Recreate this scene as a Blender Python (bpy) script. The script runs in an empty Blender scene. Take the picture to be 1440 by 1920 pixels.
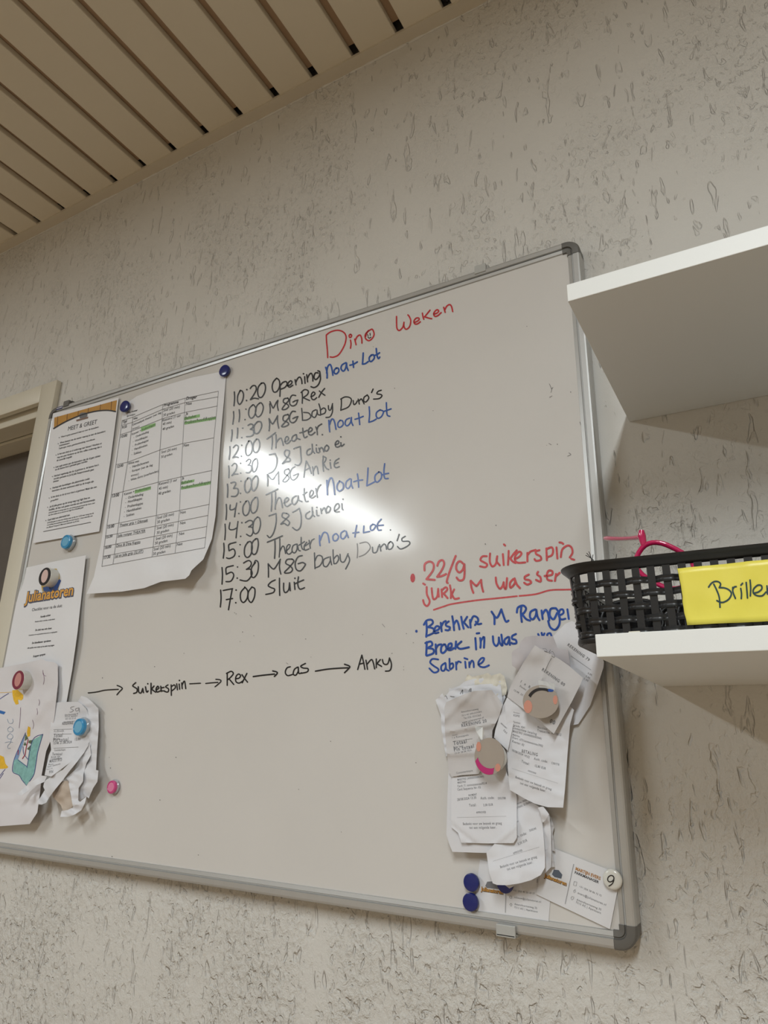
import bpy, bmesh, math, random
from mathutils import Vector, Matrix, geometry, noise
from mathutils.bvhtree import BVHTree
rnd = random.Random(7)
scene = bpy.context.scene
COL = scene.collection
# ------------------------------------------------------------------ camera
FPX = 1294.21
RW = [[0.87043048, -0.13879833, -0.47231959], [0.01845111, -0.94955883, 0.31304564], [-0.49194546, -0.28119929, -0.82396397]]
CAM = Vector((0, -0.875, 1.2))
cam_data = bpy.data.cameras.new('camera')
cam_data.sensor_fit = 'VERTICAL'; cam_data.sensor_height = 36.0
cam_data.lens = 36.0 * FPX / 1920; cam_data.clip_start = 0.02
cam = bpy.data.objects.new('camera', cam_data); COL.objects.link(cam)
ax = [Vector((RW[0][i], -RW[2][i], RW[1][i])) for i in range(3)]
cam.matrix_world = Matrix.Translation(CAM) @ Matrix((ax[0], -ax[1], -ax[2])).transposed().to_4x4()
scene.camera = cam
# ------------------------------------------------------------------ world, exposure
w = bpy.data.worlds.new('world'); scene.world = w; w.use_nodes = True
w.node_tree.nodes['Background'].inputs[0].default_value = (0.6, 0.62, 0.65, 1)
w.node_tree.nodes['Background'].inputs[1].default_value = 0.02
scene.view_settings.view_transform = 'Standard'; scene.view_settings.look = 'None'
scene.view_settings.gamma = 1.0; scene.view_settings.use_curve_mapping = False
scene.view_settings.exposure = -0.28
LAMP = (72.0, 88.0)              # radiance of the two ceiling panels
LAMP_COL = (0.91, 0.975, 1.0)

# ------------------------------------------------------------------ projection helpers (photo pixel -> point in the room)
def ray(px, py):
    a, b = px - 720, py - 960
    return Vector([RW[0][0]*a+RW[0][1]*b+RW[0][2]*FPX, -(RW[2][0]*a+RW[2][1]*b+RW[2][2]*FPX), RW[1][0]*a+RW[1][1]*b+RW[1][2]*FPX])
BY = -0.025                      # face of the whiteboard
def at(px, py, y=BY):
    d = ray(px, py); return CAM + d*((y-CAM.y)/d.y)
def atz(px, py, z):
    d = ray(px, py); return CAM + d*((z-CAM.z)/d.z)
def proj(p):
    d = p - CAM; r = (d.x, d.z, -d.y)
    v = [sum(RW[j][i]*r[j] for j in range(3)) for i in range(3)]
    return (720+v[0]/v[2]*FPX, 960+v[1]/v[2]*FPX)
def S(ox, oy, k, pts):           # crop coordinates -> photo pixels
    return [(ox+p[0]/k, oy+p[1]/k) for p in pts]
def P(ox, oy, k, s):             # 'x,y x,y; x,y ...' -> list of polylines in photo pixels
    return [[(ox+float(a.split(',')[0])/k, oy+float(a.split(',')[1])/k) for a in st.split()] for st in s.split(';') if st.strip()]

# ------------------------------------------------------------------ materials
MATS = {}
def mat(name, col, rough=0.5, spec=0.5, metal=0.0, var=0.0, vscale=20, bump=0.0, bscale=200, alpha=None, trans=0.0, emit=0.0, coat=0.0, rvar=0.0):
    if name in MATS: return MATS[name]
    m = bpy.data.materials.new(name); m.use_nodes = True; nt = m.node_tree; N = nt.nodes; L = nt.links
    b = N['Principled BSDF']
    b.inputs['Base Color'].default_value = (*col, 1); b.inputs['Roughness'].default_value = rough
    b.inputs['Specular IOR Level'].default_value = spec; b.inputs['Metallic'].default_value = metal
    b.inputs['Transmission Weight'].default_value = trans; b.inputs['Coat Weight'].default_value = coat
    if emit: b.inputs['Emission Color'].default_value = (*col, 1); b.inputs['Emission Strength'].default_value = emit
    tc = N.new('ShaderNodeTexCoord')
    if var or rvar:
        n = N.new('ShaderNodeTexNoise'); n.inputs['Scale'].default_value = vscale; n.inputs['Detail'].default_value = 4
        g = N.new('ShaderNodeNewGeometry'); L.new(g.outputs['Position'], n.inputs['Vector'])
        if var:
            r = N.new('ShaderNodeMix'); r.data_type = 'RGBA'
            r.inputs['A'].default_value = (*[max(0, c*(1-var)) for c in col], 1); r.inputs['B'].default_value = (*[min(1, c*(1+var)) for c in col], 1)
            L.new(n.outputs['Fac'], r.inputs['Factor']); L.new(r.outputs['Result'], b.inputs['Base Color'])
        if rvar:
            mr = N.new('ShaderNodeMapRange'); mr.inputs['To Min'].default_value = rough-rvar; mr.inputs['To Max'].default_value = rough+rvar
            mr.inputs['From Min'].default_value = 0.3; mr.inputs['From Max'].default_value = 0.7
            L.new(n.outputs['Fac'], mr.inputs['Value']); L.new(mr.outputs['Result'], b.inputs['Roughness'])
    if bump:
        n2 = N.new('ShaderNodeTexNoise'); n2.inputs['Scale'].default_value = bscale; n2.inputs['Detail'].default_value = 3
        g2 = N.new('ShaderNodeNewGeometry'); L.new(g2.outputs['Position'], n2.inputs['Vector'])
        bp = N.new('ShaderNodeBump'); bp.inputs['Strength'].default_value = bump; bp.inputs['Distance'].default_value = 0.001
        L.new(n2.outputs['Fac'], bp.inputs['Height']); L.new(bp.outputs['Normal'], b.inputs['Normal'])
    MATS[name] = m
    return m

def plaster_mat():
    m = bpy.data.materials.new('scratched_plaster'); m.use_nodes = True; nt = m.node_tree; N = nt.nodes; L = nt.links
    b = N['Principled BSDF']; b.inputs['Roughness'].default_value = 0.62; b.inputs['Specular IOR Level'].default_value = 0.35
    g = N.new('ShaderNodeNewGeometry')
    def mapping(sx, sy, sz, off=(0, 0, 0)):
        mp = N.new('ShaderNodeMapping'); mp.inputs['Scale'].default_value = (sx, sy, sz); mp.inputs['Location'].default_value = off
        L.new(g.outputs['Position'], mp.inputs['Vector']); return mp
    def nz(mp, scale, det, dist=0.0, rough=0.5):
        n = N.new('ShaderNodeTexNoise'); n.inputs['Scale'].default_value = scale; n.inputs['Detail'].default_value = det
        n.inputs['Distortion'].default_value = dist; n.inputs['Roughness'].default_value = rough
        L.new(mp.outputs[0], n.inputs['Vector']); return n.outputs['Fac']
    def rng(v, a, c, lo=0.0, hi=1.0):
        r = N.new('ShaderNodeMapRange'); r.inputs['From Min'].default_value = a; r.inputs['From Max'].default_value = c
        r.inputs['To Min'].default_value = lo; r.inputs['To Max'].default_value = hi
        L.new(v, r.inputs['Value']); return r.outputs['Result']
    def mth(op, a, c):
        r = N.new('ShaderNodeMath'); r.operation = op
        for i, v in enumerate((a, c)):
            if isinstance(v, (int, float)): r.inputs[i].default_value = v
            else: L.new(v, r.inputs[i])
        return r.outputs[0]
    # long vertical trowel scratches, small pits, rough patches
    scr = rng(nz(mapping(1, 1, 0.28), 80, 2.5, 0.7), 0.38, 0.31)
    pit = rng(nz(mapping(1, 1, 0.75, (3, 1, 2)), 105, 2.0, 0.6), 0.41, 0.33)
    patch = rng(nz(mapping(1, 1, 0.7, (7, 3, 1)), 5.0, 3, 0.4), 0.42, 0.62)
    sep = N.new('ShaderNodeSeparateXYZ'); L.new(g.outputs['Position'], sep.inputs[0])
    low = rng(sep.outputs['Z'], 1.35, 0.85)
    patch2 = rng(nz(mapping(1, 1, 0.45, (9, 2, 4)), 9.0, 3, 0.5), 0.40, 0.58)
    rough = mth('MAXIMUM', mth('MULTIPLY', patch, .8), mth('MULTIPLY', mth('ADD', patch2, 0.25), low))
    lumps = rng(nz(mapping(1, 1, 0.75, (1, 5, 2)), 100, 4, 0.3, 0.6), 0.38, 0.66)
    h = mth('MULTIPLY', scr, -1.3)
    h = mth('SUBTRACT', h, mth('MULTIPLY', pit, mth('MULTIPLY', rough, 1.1)))
    h = mth('ADD', h, mth('MULTIPLY', lumps, mth('MULTIPLY', rough, 1.0)))
    h = mth('ADD', h, mth('MULTIPLY', nz(mapping(1, 1, 1), 620, 2), 0.14))
    h = mth('ADD', h, mth('MULTIPLY', nz(mapping(1, 1, 1), 22, 2), 0.7))
    bp = N.new('ShaderNodeBump'); bp.inputs['Strength'].default_value = 1.0; bp.inputs['Distance'].default_value = 0.0018
    L.new(h, bp.inputs['Height']); L.new(bp.outputs['Normal'], b.inputs['Normal'])
    mx = N.new('ShaderNodeMix'); mx.data_type = 'RGBA'
    mx.inputs['A'].default_value = (0.575, 0.555, 0.515, 1); mx.inputs['B'].default_value = (0.65, 0.635, 0.60, 1)
    L.new(nz(mapping(1, 1, 1, (2, 2, 2)), 6, 4), mx.inputs['Factor'])
    L.new(mx.outputs['Result'], b.inputs['Base Color'])
    return m
M_PLASTER = plaster_mat()
M_BOARD = mat('whiteboard_enamel', (0.62, 0.60, 0.575), rough=0.14, spec=0.5, var=0.03, vscale=7, rvar=0.035, bump=0.03, bscale=14)
M_ALU = mat('brushed_aluminium', (0.50, 0.50, 0.49), rough=0.38, metal=0.55, var=0.05, vscale=60)
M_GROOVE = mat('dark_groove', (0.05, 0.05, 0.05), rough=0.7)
M_CAP = mat('grey_plastic', (0.125, 0.12, 0.11), rough=0.5, var=0.05)
M_CLIP = mat('light_grey_plastic', (0.42, 0.42, 0.40), rough=0.45)
M_INK = mat('black_marker', (0.012, 0.012, 0.014), rough=0.24, spec=0.55)
M_INKF = mat('faded_black_marker', (0.20, 0.19, 0.19), rough=0.3)
M_RED = mat('red_marker', (0.48, 0.035, 0.045), rough=0.25, var=0.3, vscale=120)
M_RED2 = mat('red_marker_broad', (0.56, 0.09, 0.10), rough=0.25, var=0.35, vscale=160)
M_BLUE = mat('blue_marker', (0.03, 0.09, 0.33), rough=0.25, var=0.35, vscale=160)
M_BLUE2 = mat('blue_marker_broad', (0.02, 0.075, 0.34), rough=0.25, var=0.6, vscale=170)
M_PAPER = mat('white_paper', (0.74, 0.74, 0.76), rough=0.75, spec=0.25, var=0.02)
M_THERM = mat('thermal_paper', (0.68, 0.68, 0.71), rough=0.6, spec=0.3, var=0.03, vscale=60)
M_OLDSHADE = mat('aged_shaded_thermal_paper', (0.57, 0.55, 0.55), rough=0.65, spec=0.3, var=0.06, vscale=50)  # the tilted receipt's grey shade is put into this aged paper colour
M_TAN = mat('browned_paper', (0.50, 0.42, 0.35), rough=0.7, var=0.15, vscale=60)
M_CREAM = mat('cream_paper', (0.70, 0.66, 0.56), rough=0.7, var=0.05)
M_CARD = mat('business_card_stock', (0.68, 0.68, 0.70), rough=0.6)
M_PRINT = mat('printed_black', (0.03, 0.03, 0.035), rough=0.7)
M_PRINTG = mat('printed_grey', (0.16, 0.16, 0.17), rough=0.7)
M_DOOR = mat('painted_frame', (0.62, 0.58, 0.48), rough=0.4, var=0.04, vscale=8, bump=0.05, bscale=120)
M_LEAF = mat('dark_door', (0.10, 0.085, 0.072), rough=0.6, var=0.12, vscale=30, bump=0.1)
M_SLAT = mat('beige_metal_slat', (0.66, 0.595, 0.475), rough=0.42, spec=0.4, var=0.03, vscale=3)
M_VOID = mat('brown_hardboard', (0.40, 0.27, 0.17), rough=0.9, var=0.1)
M_FLANGE = mat('beige_trim_paint', (0.58, 0.52, 0.42), rough=0.5, var=0.04)
M_SHELF = mat('white_melamine', (0.78, 0.79, 0.77), rough=0.45, bump=0.04, bscale=500)
M_BASKET = mat('black_woven_plastic', (0.013, 0.013, 0.014), rough=0.36, spec=0.5)
M_NOTE = mat('yellow_tape', (0.80, 0.70, 0.10), rough=0.38, var=0.06, vscale=40, bump=0.15, bscale=25)
M_TEAL = mat('dark_teal_pen', (0.015, 0.05, 0.06), rough=0.4)
M_NAVY = mat('dark_blue_plastic', (0.010, 0.018, 0.14), rough=0.2, spec=0.6)
M_CBLUE = mat('light_blue_plastic', (0.03, 0.28, 0.55), rough=0.15, coat=0.6)
M_CPINK = mat('pink_plastic', (0.60, 0.06, 0.24), rough=0.15, coat=0.6)
M_CLEAR = mat('clear_plastic', (0.80, 0.86, 0.90), rough=0.12, trans=0.55, coat=0.5)
M_PINKG = mat('translucent_pink_plastic', (0.72, 0.02, 0.14), rough=0.14, trans=0.3, coat=0.5)
M_WHITEP = mat('white_plastic', (0.66, 0.65, 0.60), rough=0.22, coat=0.3)
M_FLOOR = mat('brown_floor', (0.36, 0.26, 0.17), rough=0.5, var=0.2, vscale=6)
M_ROOM = mat('room_paint', (0.66, 0.58, 0.47), rough=0.8, var=0.03)

# ------------------------------------------------------------------ object helpers
ORIG = {}
def mesh_obj(name, verts, faces, m, parent=None, smooth=False, origin=None, solid=0.0):
    verts = [Vector(v) for v in verts]
    if parent is not None: o0 = ORIG[parent.name]
    elif origin is not None: o0 = Vector(origin)
    else:
        lo = [min(v[i] for v in verts) for i in range(3)]; hi = [max(v[i] for v in verts) for i in range(3)]
        o0 = Vector([(lo[i]+hi[i])/2 for i in range(3)])
    me = bpy.data.meshes.new(name)
    me.from_pydata([tuple(v-o0) for v in verts], [], faces)
    ms = m if isinstance(m, (list, tuple)) else [m]
    for q in ms: me.materials.append(q)
    if smooth: me.polygons.foreach_set('use_smooth', [True]*len(me.polygons))
    me.update()
    o = bpy.data.objects.new(name, me); COL.objects.link(o)
    ORIG[o.name] = o0
    if parent is None: o.location = o0
    else: o.parent = parent
    if solid:
        md = o.modifiers.new('thickness', 'SOLIDIFY'); md.thickness = solid; md.offset = 0
    return o
def empty(name, loc):
    o = bpy.data.objects.new(name, None); COL.objects.link(o); o.location = loc; o.empty_display_size = 0.05
    ORIG[o.name] = Vector(loc); return o
def tag(o, label=None, cat=None, group=None, kind=None):
    if label: o['label'] = label
    if cat: o['category'] = cat
    if group: o['group'] = group
    if kind: o['kind'] = kind
    return o
class MB:
    def __init__(s): s.v = []; s.f = []
    def add(s, v, f):
        n = len(s.v); s.v += [Vector(q) for q in v]; s.f += [tuple(i+n for i in q) for q in f]
    def box(s, a, b, bev=0.0):
        x0, y0, z0 = a; x1, y1, z1 = b
        if bev <= 0:
            s.add([(x0,y0,z0),(x1,y0,z0),(x1,y1,z0),(x0,y1,z0),(x0,y0,z1),(x1,y0,z1),(x1,y1,z1),(x0,y1,z1)],
                  [(0,3,2,1),(4,5,6,7),(0,1,5,4),(1,2,6,5),(2,3,7,6),(3,0,4,7)]); return
        bm = bmesh.new(); bmesh.ops.create_cube(bm, size=1)
        for v in bm.verts: v.co = Vector(((v.co.x+.5)*(x1-x0)+x0, (v.co.y+.5)*(y1-y0)+y0, (v.co.z+.5)*(z1-z0)+z0))
        bmesh.ops.bevel(bm, geom=list(bm.edges), offset=bev, segments=2, affect='EDGES', profile=0.5)
        s.add([v.co.copy() for v in bm.verts], [[v.index for v in f.verts] for f in bm.faces]); bm.free()
    def tube(s, pts, r, seg=8, closed=False, flat=1.0):
        pts = [Vector(p) for p in pts]; n = len(pts); rs = r if isinstance(r, (list, tuple)) else [r]*n
        V = []; up = None
        for i, p in enumerate(pts):
            if closed: t = pts[(i+1) % n]-pts[i-1]
            else: t = pts[min(i+1, n-1)]-pts[max(i-1, 0)]
            t.normalize()
            if up is None: up = t.orthogonal().normalized()
            up = (up - t*up.dot(t)).normalized(); sd = t.cross(up)
            for k in range(seg):
                a = 2*math.pi*k/seg; V.append(p+up*math.cos(a)*rs[i]+sd*math.sin(a)*rs[i]*flat)
        F = []
        for i in range(n if closed else n-1):
            j = (i+1) % n
            for k in range(seg): F.append((i*seg+k, i*seg+(k+1) % seg, j*seg+(k+1) % seg, j*seg+k))
        if not closed: F += [tuple(range(seg))[::-1], tuple((n-1)*seg+k for k in range(seg))]
        s.add(V, F)
    def lathe(s, c, prof, seg=40, sx=1.0, sz=1.0):   # axis along -y (out of the wall); prof = [(r, h)]
        c = Vector(c); V = []; F = []
        for r, h in prof:
            for k in range(seg):
                a = 2*math.pi*k/seg; V.append(c+Vector((math.cos(a)*r*sx, -h, math.sin(a)*r*sz)))
        for i in range(len(prof)-1):
            for k in range(seg): F.append((i*seg+k, i*seg+(k+1) % seg, (i+1)*seg+(k+1) % seg, (i+1)*seg+k))
        F.append(tuple(range(seg))[::-1]); F.append(tuple((len(prof)-1)*seg+k for k in range(seg)))
        s.add(V, F)
    def build(s, name, m, parent=None, smooth=False, origin=None): return mesh_obj(name, s.v, s.f, m, parent, smooth, origin)
def autosmooth(o, ang=35):
    me = o.data; bm = bmesh.new(); bm.from_mesh(me); bmesh.ops.recalc_face_normals(bm, faces=bm.faces)
    for e in bm.edges:
        if len(e.link_faces) == 2 and e.calc_face_angle(0) > math.radians(ang): e.smooth = False
    for f in bm.faces: f.smooth = True
    bm.to_mesh(me); bm.free(); return o
def struct(mb, name, m, parent=None):
    o = mb.build(name, m, parent)
    if parent is None: o['kind'] = 'structure'
    return o

# ------------------------------------------------------------------ room shell
XL, XR, YF, ZC = -4.2, 1.9, -4.6, 2.494
DX0, DX1, DZ1 = -2.32, -1.432, 1.944       # doorway
mb = MB()
mb.box((DX1, 0, 0), (XR+.1, .1, 2.62)); mb.box((XL-.1, 0, 0), (DX0, .1, 2.62)); mb.box((DX0, 0, DZ1), (DX1, .1, 2.62))
struct(mb, 'wall_back', M_PLASTER)
mb = MB(); mb.box((XL-.1, YF-.1, -.1), (XR+.1, 1.2, 0)); struct(mb, 'floor', M_FLOOR)
mb = MB(); mb.box((XL-.1, YF-.1, 0), (XL, 0, 2.62)); struct(mb, 'wall_left', M_ROOM)
mb = MB(); mb.box((XR, YF-.1, 0), (XR+.1, 0, 2.62)); struct(mb, 'wall_right', M_ROOM)
mb = MB(); mb.box((XL, YF-.1, 0), (XR, YF, 2.62)); struct(mb, 'wall_front', M_ROOM)
LIGHTS = [(-2.13, -2.32), (0.20, -2.3)]
LHX, LHY = 0.075, 0.85
# ceiling: hardboard above, linear metal slats below
mb = MB(); mb.box((XL, YF, 2.5095), (XR, -.038, 2.62)); mb.box((XL, -.038, 2.605), (XR, 0, 2.62)); ceil = struct(mb, 'ceiling', M_VOID)
def slat_profile(x0, x1, y0, y1):
    pr = [(x0, .014), (x0, .0025), (x0+.0008, .0008), (x0+.0025, 0), (x1-.0025, 0), (x1-.0008, .0008), (x1, .0025), (x1, .014), (x1-.001, .014), (x1-.001, .0032), (x0+.001, .0032), (x0+.001, .014)]
    V = []; F = []; n = len(pr)
    for y in (y0, y1): V += [(x, y, ZC+h) for x, h in pr]
    for i in range(n): F.append((i, (i+1) % n, n+(i+1) % n, n+i))
    F.append(tuple(range(n))); F.append(tuple(range(n, 2*n))[::-1])
    return V, F
k0 = -36
while True:
    xr = -0.6625+.0995*k0; x0 = xr; x1 = xr+.0995-.0185; k0 += 1
    if x0 < XL: continue
    if x1 > XR: break
    segs = [(YF, -.006)]
    for lx, ly in LIGHTS:
        if x1 > lx-LHX-.035 and x0 < lx+LHX+.035: segs = [(YF, ly-LHY-.035), (ly+LHY+.035, -.006)]
    for a, b in segs:
        V, F = slat_profile(x0, x1, a, b)
        mesh_obj('slat', V, F, M_SLAT, ceil)
# L trim where the slats end, with the ragged plaster line under it
mb = MB(); mb.box((XL, -.0262, 2.490), (XR, 0, 2.4935)); mb.box((XL, -.0262, 2.4935), (XR, -.0245, 2.4965)); tr = struct(mb, 'trim_1', M_FLANGE)
V = []; F = []; x = -2.6; i = 0
while x < 0.3:
    r = .0012+.0022*abs(noise.noise(Vector((x*28, 0, 0))))+.0022*max(0, noise.noise(Vector((x*7, 3, 0))))
    for k in range(5):
        a = math.pi/2*k/4; V.append((x, -.0002-r*math.sin(a)*1.1, 2.4902-r*1.5*math.cos(a)))
    if i: F += [((i-1)*5+k, (i-1)*5+k+1, i*5+k+1, i*5+k) for k in range(4)]
    i += 1; x += .003
o = mesh_obj('trim_2', V, F, M_PLASTER); o['kind'] = 'structure'
# recessed ceiling lights (above and left of the camera, and above the shelves)
for i, (lx, ly) in enumerate(LIGHTS):
    L = empty('ceiling_light', (lx, ly, ZC))
    tag(L, ['recessed fluorescent ceiling panel on the door side, its glare on the whiteboard', 'recessed fluorescent ceiling panel over the shelf side of the room'][i], 'light')
    m = MB()
    X0, X1, Y0, Y1 = lx-LHX, lx+LHX, ly-LHY, ly+LHY
    for a, b in (((X0-.03, Y0-.03), (X0, Y1+.03)), ((X1, Y0-.03), (X1+.03, Y1+.03)), ((X0, Y0-.03), (X1, Y0)), ((X0, Y1), (X1, Y1+.03))):
        m.box((a[0], a[1], ZC-.004), (b[0], b[1], ZC+.015))
    m.build('frame', mat('white_lamp_frame', (.75, .75, .73), rough=.4), L)
    d = MB(); d.add([(X0, Y0, ZC+.001), (X1, Y0, ZC+.001), (X1, Y1, ZC+.001), (X0, Y1, ZC+.001)], [(0, 3, 2, 1)])
    me = mat(['lamp_diffuser', 'lamp_diffuser_bright'][i], LAMP_COL, emit=LAMP[i])
    d.build('diffuser', me, L)

# doorway: architrave, stepped frame, dark door leaf
dr = empty('door_1', (DX1, 0, 0)); dr['kind'] = 'structure'
m = MB(); m.box((-1.431, -.014, 0), (-1.376, 0, 1.981), .0025); autosmooth(m.build('architrave', M_DOOR, dr))
m = MB(); m.box((-2.38, -.0142, 1.934), (-1.4305, -.0002, 1.9812), .0025); autosmooth(m.build('architrave', M_DOOR, dr))
m = MB(); m.box((-2.376, -.014, 0), (-2.32, 0, 1.9335), .0025); autosmooth(m.build('architrave', M_DOOR, dr))
m = MB(); m.box((DX0, .008, 1.913), (DX1, .062, 1.9438), .002); m.box((DX0, .064, 1.9055), (DX1, .066, 1.913)); m.box((DX0, .066, 1.906), (DX1, .13, 1.9436)); m.build('head_jamb', M_DOOR, dr)
m = MB(); m.box((DX1-.0005, .001, 0), (DX1+.0, .13, 1.905)); m.box((DX0, .001, 0), (DX0+.03, .13, 1.905)); m.build('side_jamb', M_DOOR, dr)
m = MB(); m.box((DX0+.031, .118, 0.004), (DX1-.002, .158, 1.9045)); leaf = m.build('door_leaf', M_LEAF, dr)
a = at(2, 1100, .118); b = at(14, 1215, .118)
m = MB(); m.box((-1.56, .112, b.z-.03), (-1.535, .118, a.z), .002); m.build('door_pull', mat('grey_metal_plate', (.22, .21, .19), rough=.4, metal=.5), leaf)
m = MB(); m.box((XL, 1.1, 0), (XR, 1.2, 2.62)); struct(m, 'wall_beyond', M_ROOM)

# ------------------------------------------------------------------ whiteboard
BX0, BX1, BZ0, BZ1 = -1.357, -.1712, .9945, 1.8925
wb = empty('whiteboard', (BX0, -.01, BZ0))
tag(wb, 'large white magnetic board in aluminium frame covered in handwritten times', 'whiteboard')
m = MB(); m.box((BX0+.008, BY, BZ0+.008), (BX1-.008, -.012, BZ1-.008)); m.build('panel', M_BOARD, wb)
m = MB(); m.box((BX0+.012, -.012, BZ0+.012), (BX1-.012, -.003, BZ1-.012)); m.build('backing', M_CAP, wb)
# frame rail cross-section: u = distance inward from outer edge, h = height over the wall
RAIL = [(0, .006), (0, .0255), (.0015, .0285), (.0035, .0292), (.0098, .0292), (.0106, .0268), (.0118, .0268), (.0126, .0282), (.0172, .0272), (.0178, .0255), (.0178, .0245), (.009, .012), (.003, .006)]
def rail(a, b, inward, mm, name='frame_rail'):
    V = []; F = []; n = len(RAIL)
    for p in (a, b):
        for u, h in RAIL: V.append(Vector((p[0]+inward[0]*u, -h, p[1]+inward[1]*u)))
    for i in range(n): F.append((i, (i+1) % n, n+(i+1) % n, n+i))
    F.append(tuple(range(n))); F.append(tuple(range(n, 2*n))[::-1])
    o = mesh_obj(name, V, F, mm, wb)
    bm = bmesh.new(); bm.from_mesh(o.data); bmesh.ops.recalc_face_normals(bm, faces=bm.faces); bm.to_mesh(o.data); bm.free()
    return o
M_ALU.node_tree.nodes
CW = .024
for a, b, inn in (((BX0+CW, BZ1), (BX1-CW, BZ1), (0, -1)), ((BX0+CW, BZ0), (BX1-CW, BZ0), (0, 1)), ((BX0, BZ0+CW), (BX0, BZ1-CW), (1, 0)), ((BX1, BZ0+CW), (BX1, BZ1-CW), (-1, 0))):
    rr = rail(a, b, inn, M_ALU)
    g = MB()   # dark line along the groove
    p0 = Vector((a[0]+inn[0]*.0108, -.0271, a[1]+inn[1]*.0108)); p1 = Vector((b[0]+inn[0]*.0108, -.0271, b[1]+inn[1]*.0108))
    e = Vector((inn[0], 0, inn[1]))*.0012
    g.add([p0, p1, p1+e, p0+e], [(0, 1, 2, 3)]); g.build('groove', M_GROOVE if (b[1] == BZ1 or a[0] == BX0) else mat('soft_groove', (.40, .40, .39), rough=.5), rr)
def corner(cx, cz, sx, sz):       # rounded grey cap, sx/sz = direction inward
    V = []; F = []; prof = [(0, .005), (-.0004, .0262), (.0015, .0293), (.0035, .03), (.0098, .03), (.0106, .0272), (.0118, .0272), (.0126, .029), (.0182, .028), (.0186, .0252)]
    R_ = .0186+.001; path = []
    R0 = .0195
    path.append(((CW+.0005, 0), (0, 1)))
    for k in range(9):
        t = math.pi/2*k/8; path.append(((R0-R0*math.sin(t), R0-R0*math.cos(t)), (math.sin(t), math.cos(t))))
    path.append(((0, CW+.0005), (1, 0)))
    n = len(prof)
    for (px, pz), (nx, nz_) in path:
        for u, h in prof:
            V.append(Vector((cx+sx*(px+nx*u), -h, cz+sz*(pz+nz_*u))))
    for i in range(len(path)-1):
        for k in range(n-1): F.append((i*n+k, i*n+k+1, (i+1)*n+k+1, (i+1)*n+k))
    o = mesh_obj('corner_cap', V, F, M_CAP, wb); autosmooth(o, 30)
for c in ((BX0, BZ1, 1, -1), (BX1, BZ1, -1, -1), (BX0, BZ0, 1, 1), (BX1, BZ0, -1, 1)): corner(*c)
# mounting clips
for (x, top) in ((-1.300, 1), (-.322, 1), (-.314, 0)):
    m = MB(); w_ = .0115
    if top: m.box((x-w_, -.0245, BZ1-.001), (x+w_, -.002, BZ1+.008), .0012); m.box((x-w_*.8, -.031, BZ1-.007), (x+w_*.8, -.0235, BZ1+.0075), .001)
    else: m.box((x-w_, -.0335, BZ0-.0035), (x+w_, -.002, BZ0-.0003), .0008); m.box((x-w_, -.0335, BZ0-.003), (x+w_, -.0298, BZ0+.009), .001)
    o = m.build('mounting_clip', M_CAP if (top and x < -1) else M_CLIP, wb)
# small blue sticker on the top rail
p = [at(103, 766, -.0297), at(117, 762, -.0297), at(117, 767.5, -.0297), at(103, 771.5, -.0297)]
p = [Vector((-1.333, -.0296, 1.891)), Vector((-1.312, -.0296, 1.891)), Vector((-1.312, -.0296, 1.884)), Vector((-1.333, -.0296, 1.884))]
mesh_obj('frame_sticker', p, [(0, 1, 2, 3)], M_NAVY, wb)
mbs = MB()
for k in range(9):
    x = -1.3315+k*.0021; mbs.add([(x, -.02985, 1.8893), (x+.0014, -.02985, 1.8893), (x+.0014, -.02985, 1.8862), (x, -.02985, 1.8862)], [(0, 1, 2, 3)])
mbs.build('sticker_print', M_CARD, wb)

# ------------------------------------------------------------------ marker strokes
def smooth_line(pts, sub=5):
    if len(pts) < 3: return pts
    out = []
    n = len(pts)
    for i in range(n-1):
        p0 = pts[max(i-1, 0)]; p1 = pts[i]; p2 = pts[i+1]; p3 = pts[min(i+2, n-1)]
        for k in range(sub):
            t = k/sub
            out.append(tuple(0.5*((2*p1[j])+(-p0[j]+p2[j])*t+(2*p0[j]-5*p1[j]+4*p2[j]-p3[j])*t*t+(-p0[j]+3*p1[j]-3*p2[j]+p3[j])*t**3) for j in (0, 1)))
    out.append(pts[-1]); return out
LIFT = [0]
def ribbon(mbx, pts, wpx, surf, sub=5, smooth=True):
    """flat ink stroke, px polyline; surf(px,py)->Vector on the surface"""
    if smooth: pts = smooth_line(pts, sub)
    n = len(pts)
    if n < 2: return
    LIFT[0] = (LIFT[0]+1) % 40; dy = Vector((0, -.00001*LIFT[0], 0))
    L = []; Rr = []
    for i, p in enumerate(pts):
        a = pts[max(i-1, 0)]; b = pts[min(i+1, n-1)]
        tx, ty = b[0]-a[0], b[1]-a[1]; l = math.hypot(tx, ty) or 1; nx, ny = -ty/l*wpx/2, tx/l*wpx/2
        L.append(surf(p[0]+nx, p[1]+ny)+dy); Rr.append(surf(p[0]-nx, p[1]-ny)+dy)
    V = L+Rr; F = [(i, i+1, n+i+1, n+i) for i in range(n-1)]
    for e, s_ in ((0, -1), (n-1, 1)):     # rounded ends
        a = pts[e]; o_ = pts[1] if e == 0 else pts[n-2]
        tx, ty = a[0]-o_[0], a[1]-o_[1]; l = math.hypot(tx, ty) or 1; tx /= l; ty /= l
        base = len(V); r = wpx/2
        for k in range(5):
            t = -math.pi/2+math.pi*k/4
            V.append(surf(a[0]+tx*math.cos(t)*r-ty*math.sin(t)*r, a[1]+ty*math.cos(t)*r+tx*math.sin(t)*r)+dy)
        F.append(tuple(base+k for k in range(5)))
    mbx.add(V, F)
def dot(mbx, x, y, rx, ry, surf):
    LIFT[0] = (LIFT[0]+1) % 40; dy = Vector((0, -.00001*LIFT[0], 0))
    mbx.add([surf(x+rx*math.cos(a*math.pi/5), y+ry*math.sin(a*math.pi/5))+dy for a in range(10)], [tuple(range(10))])
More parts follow.
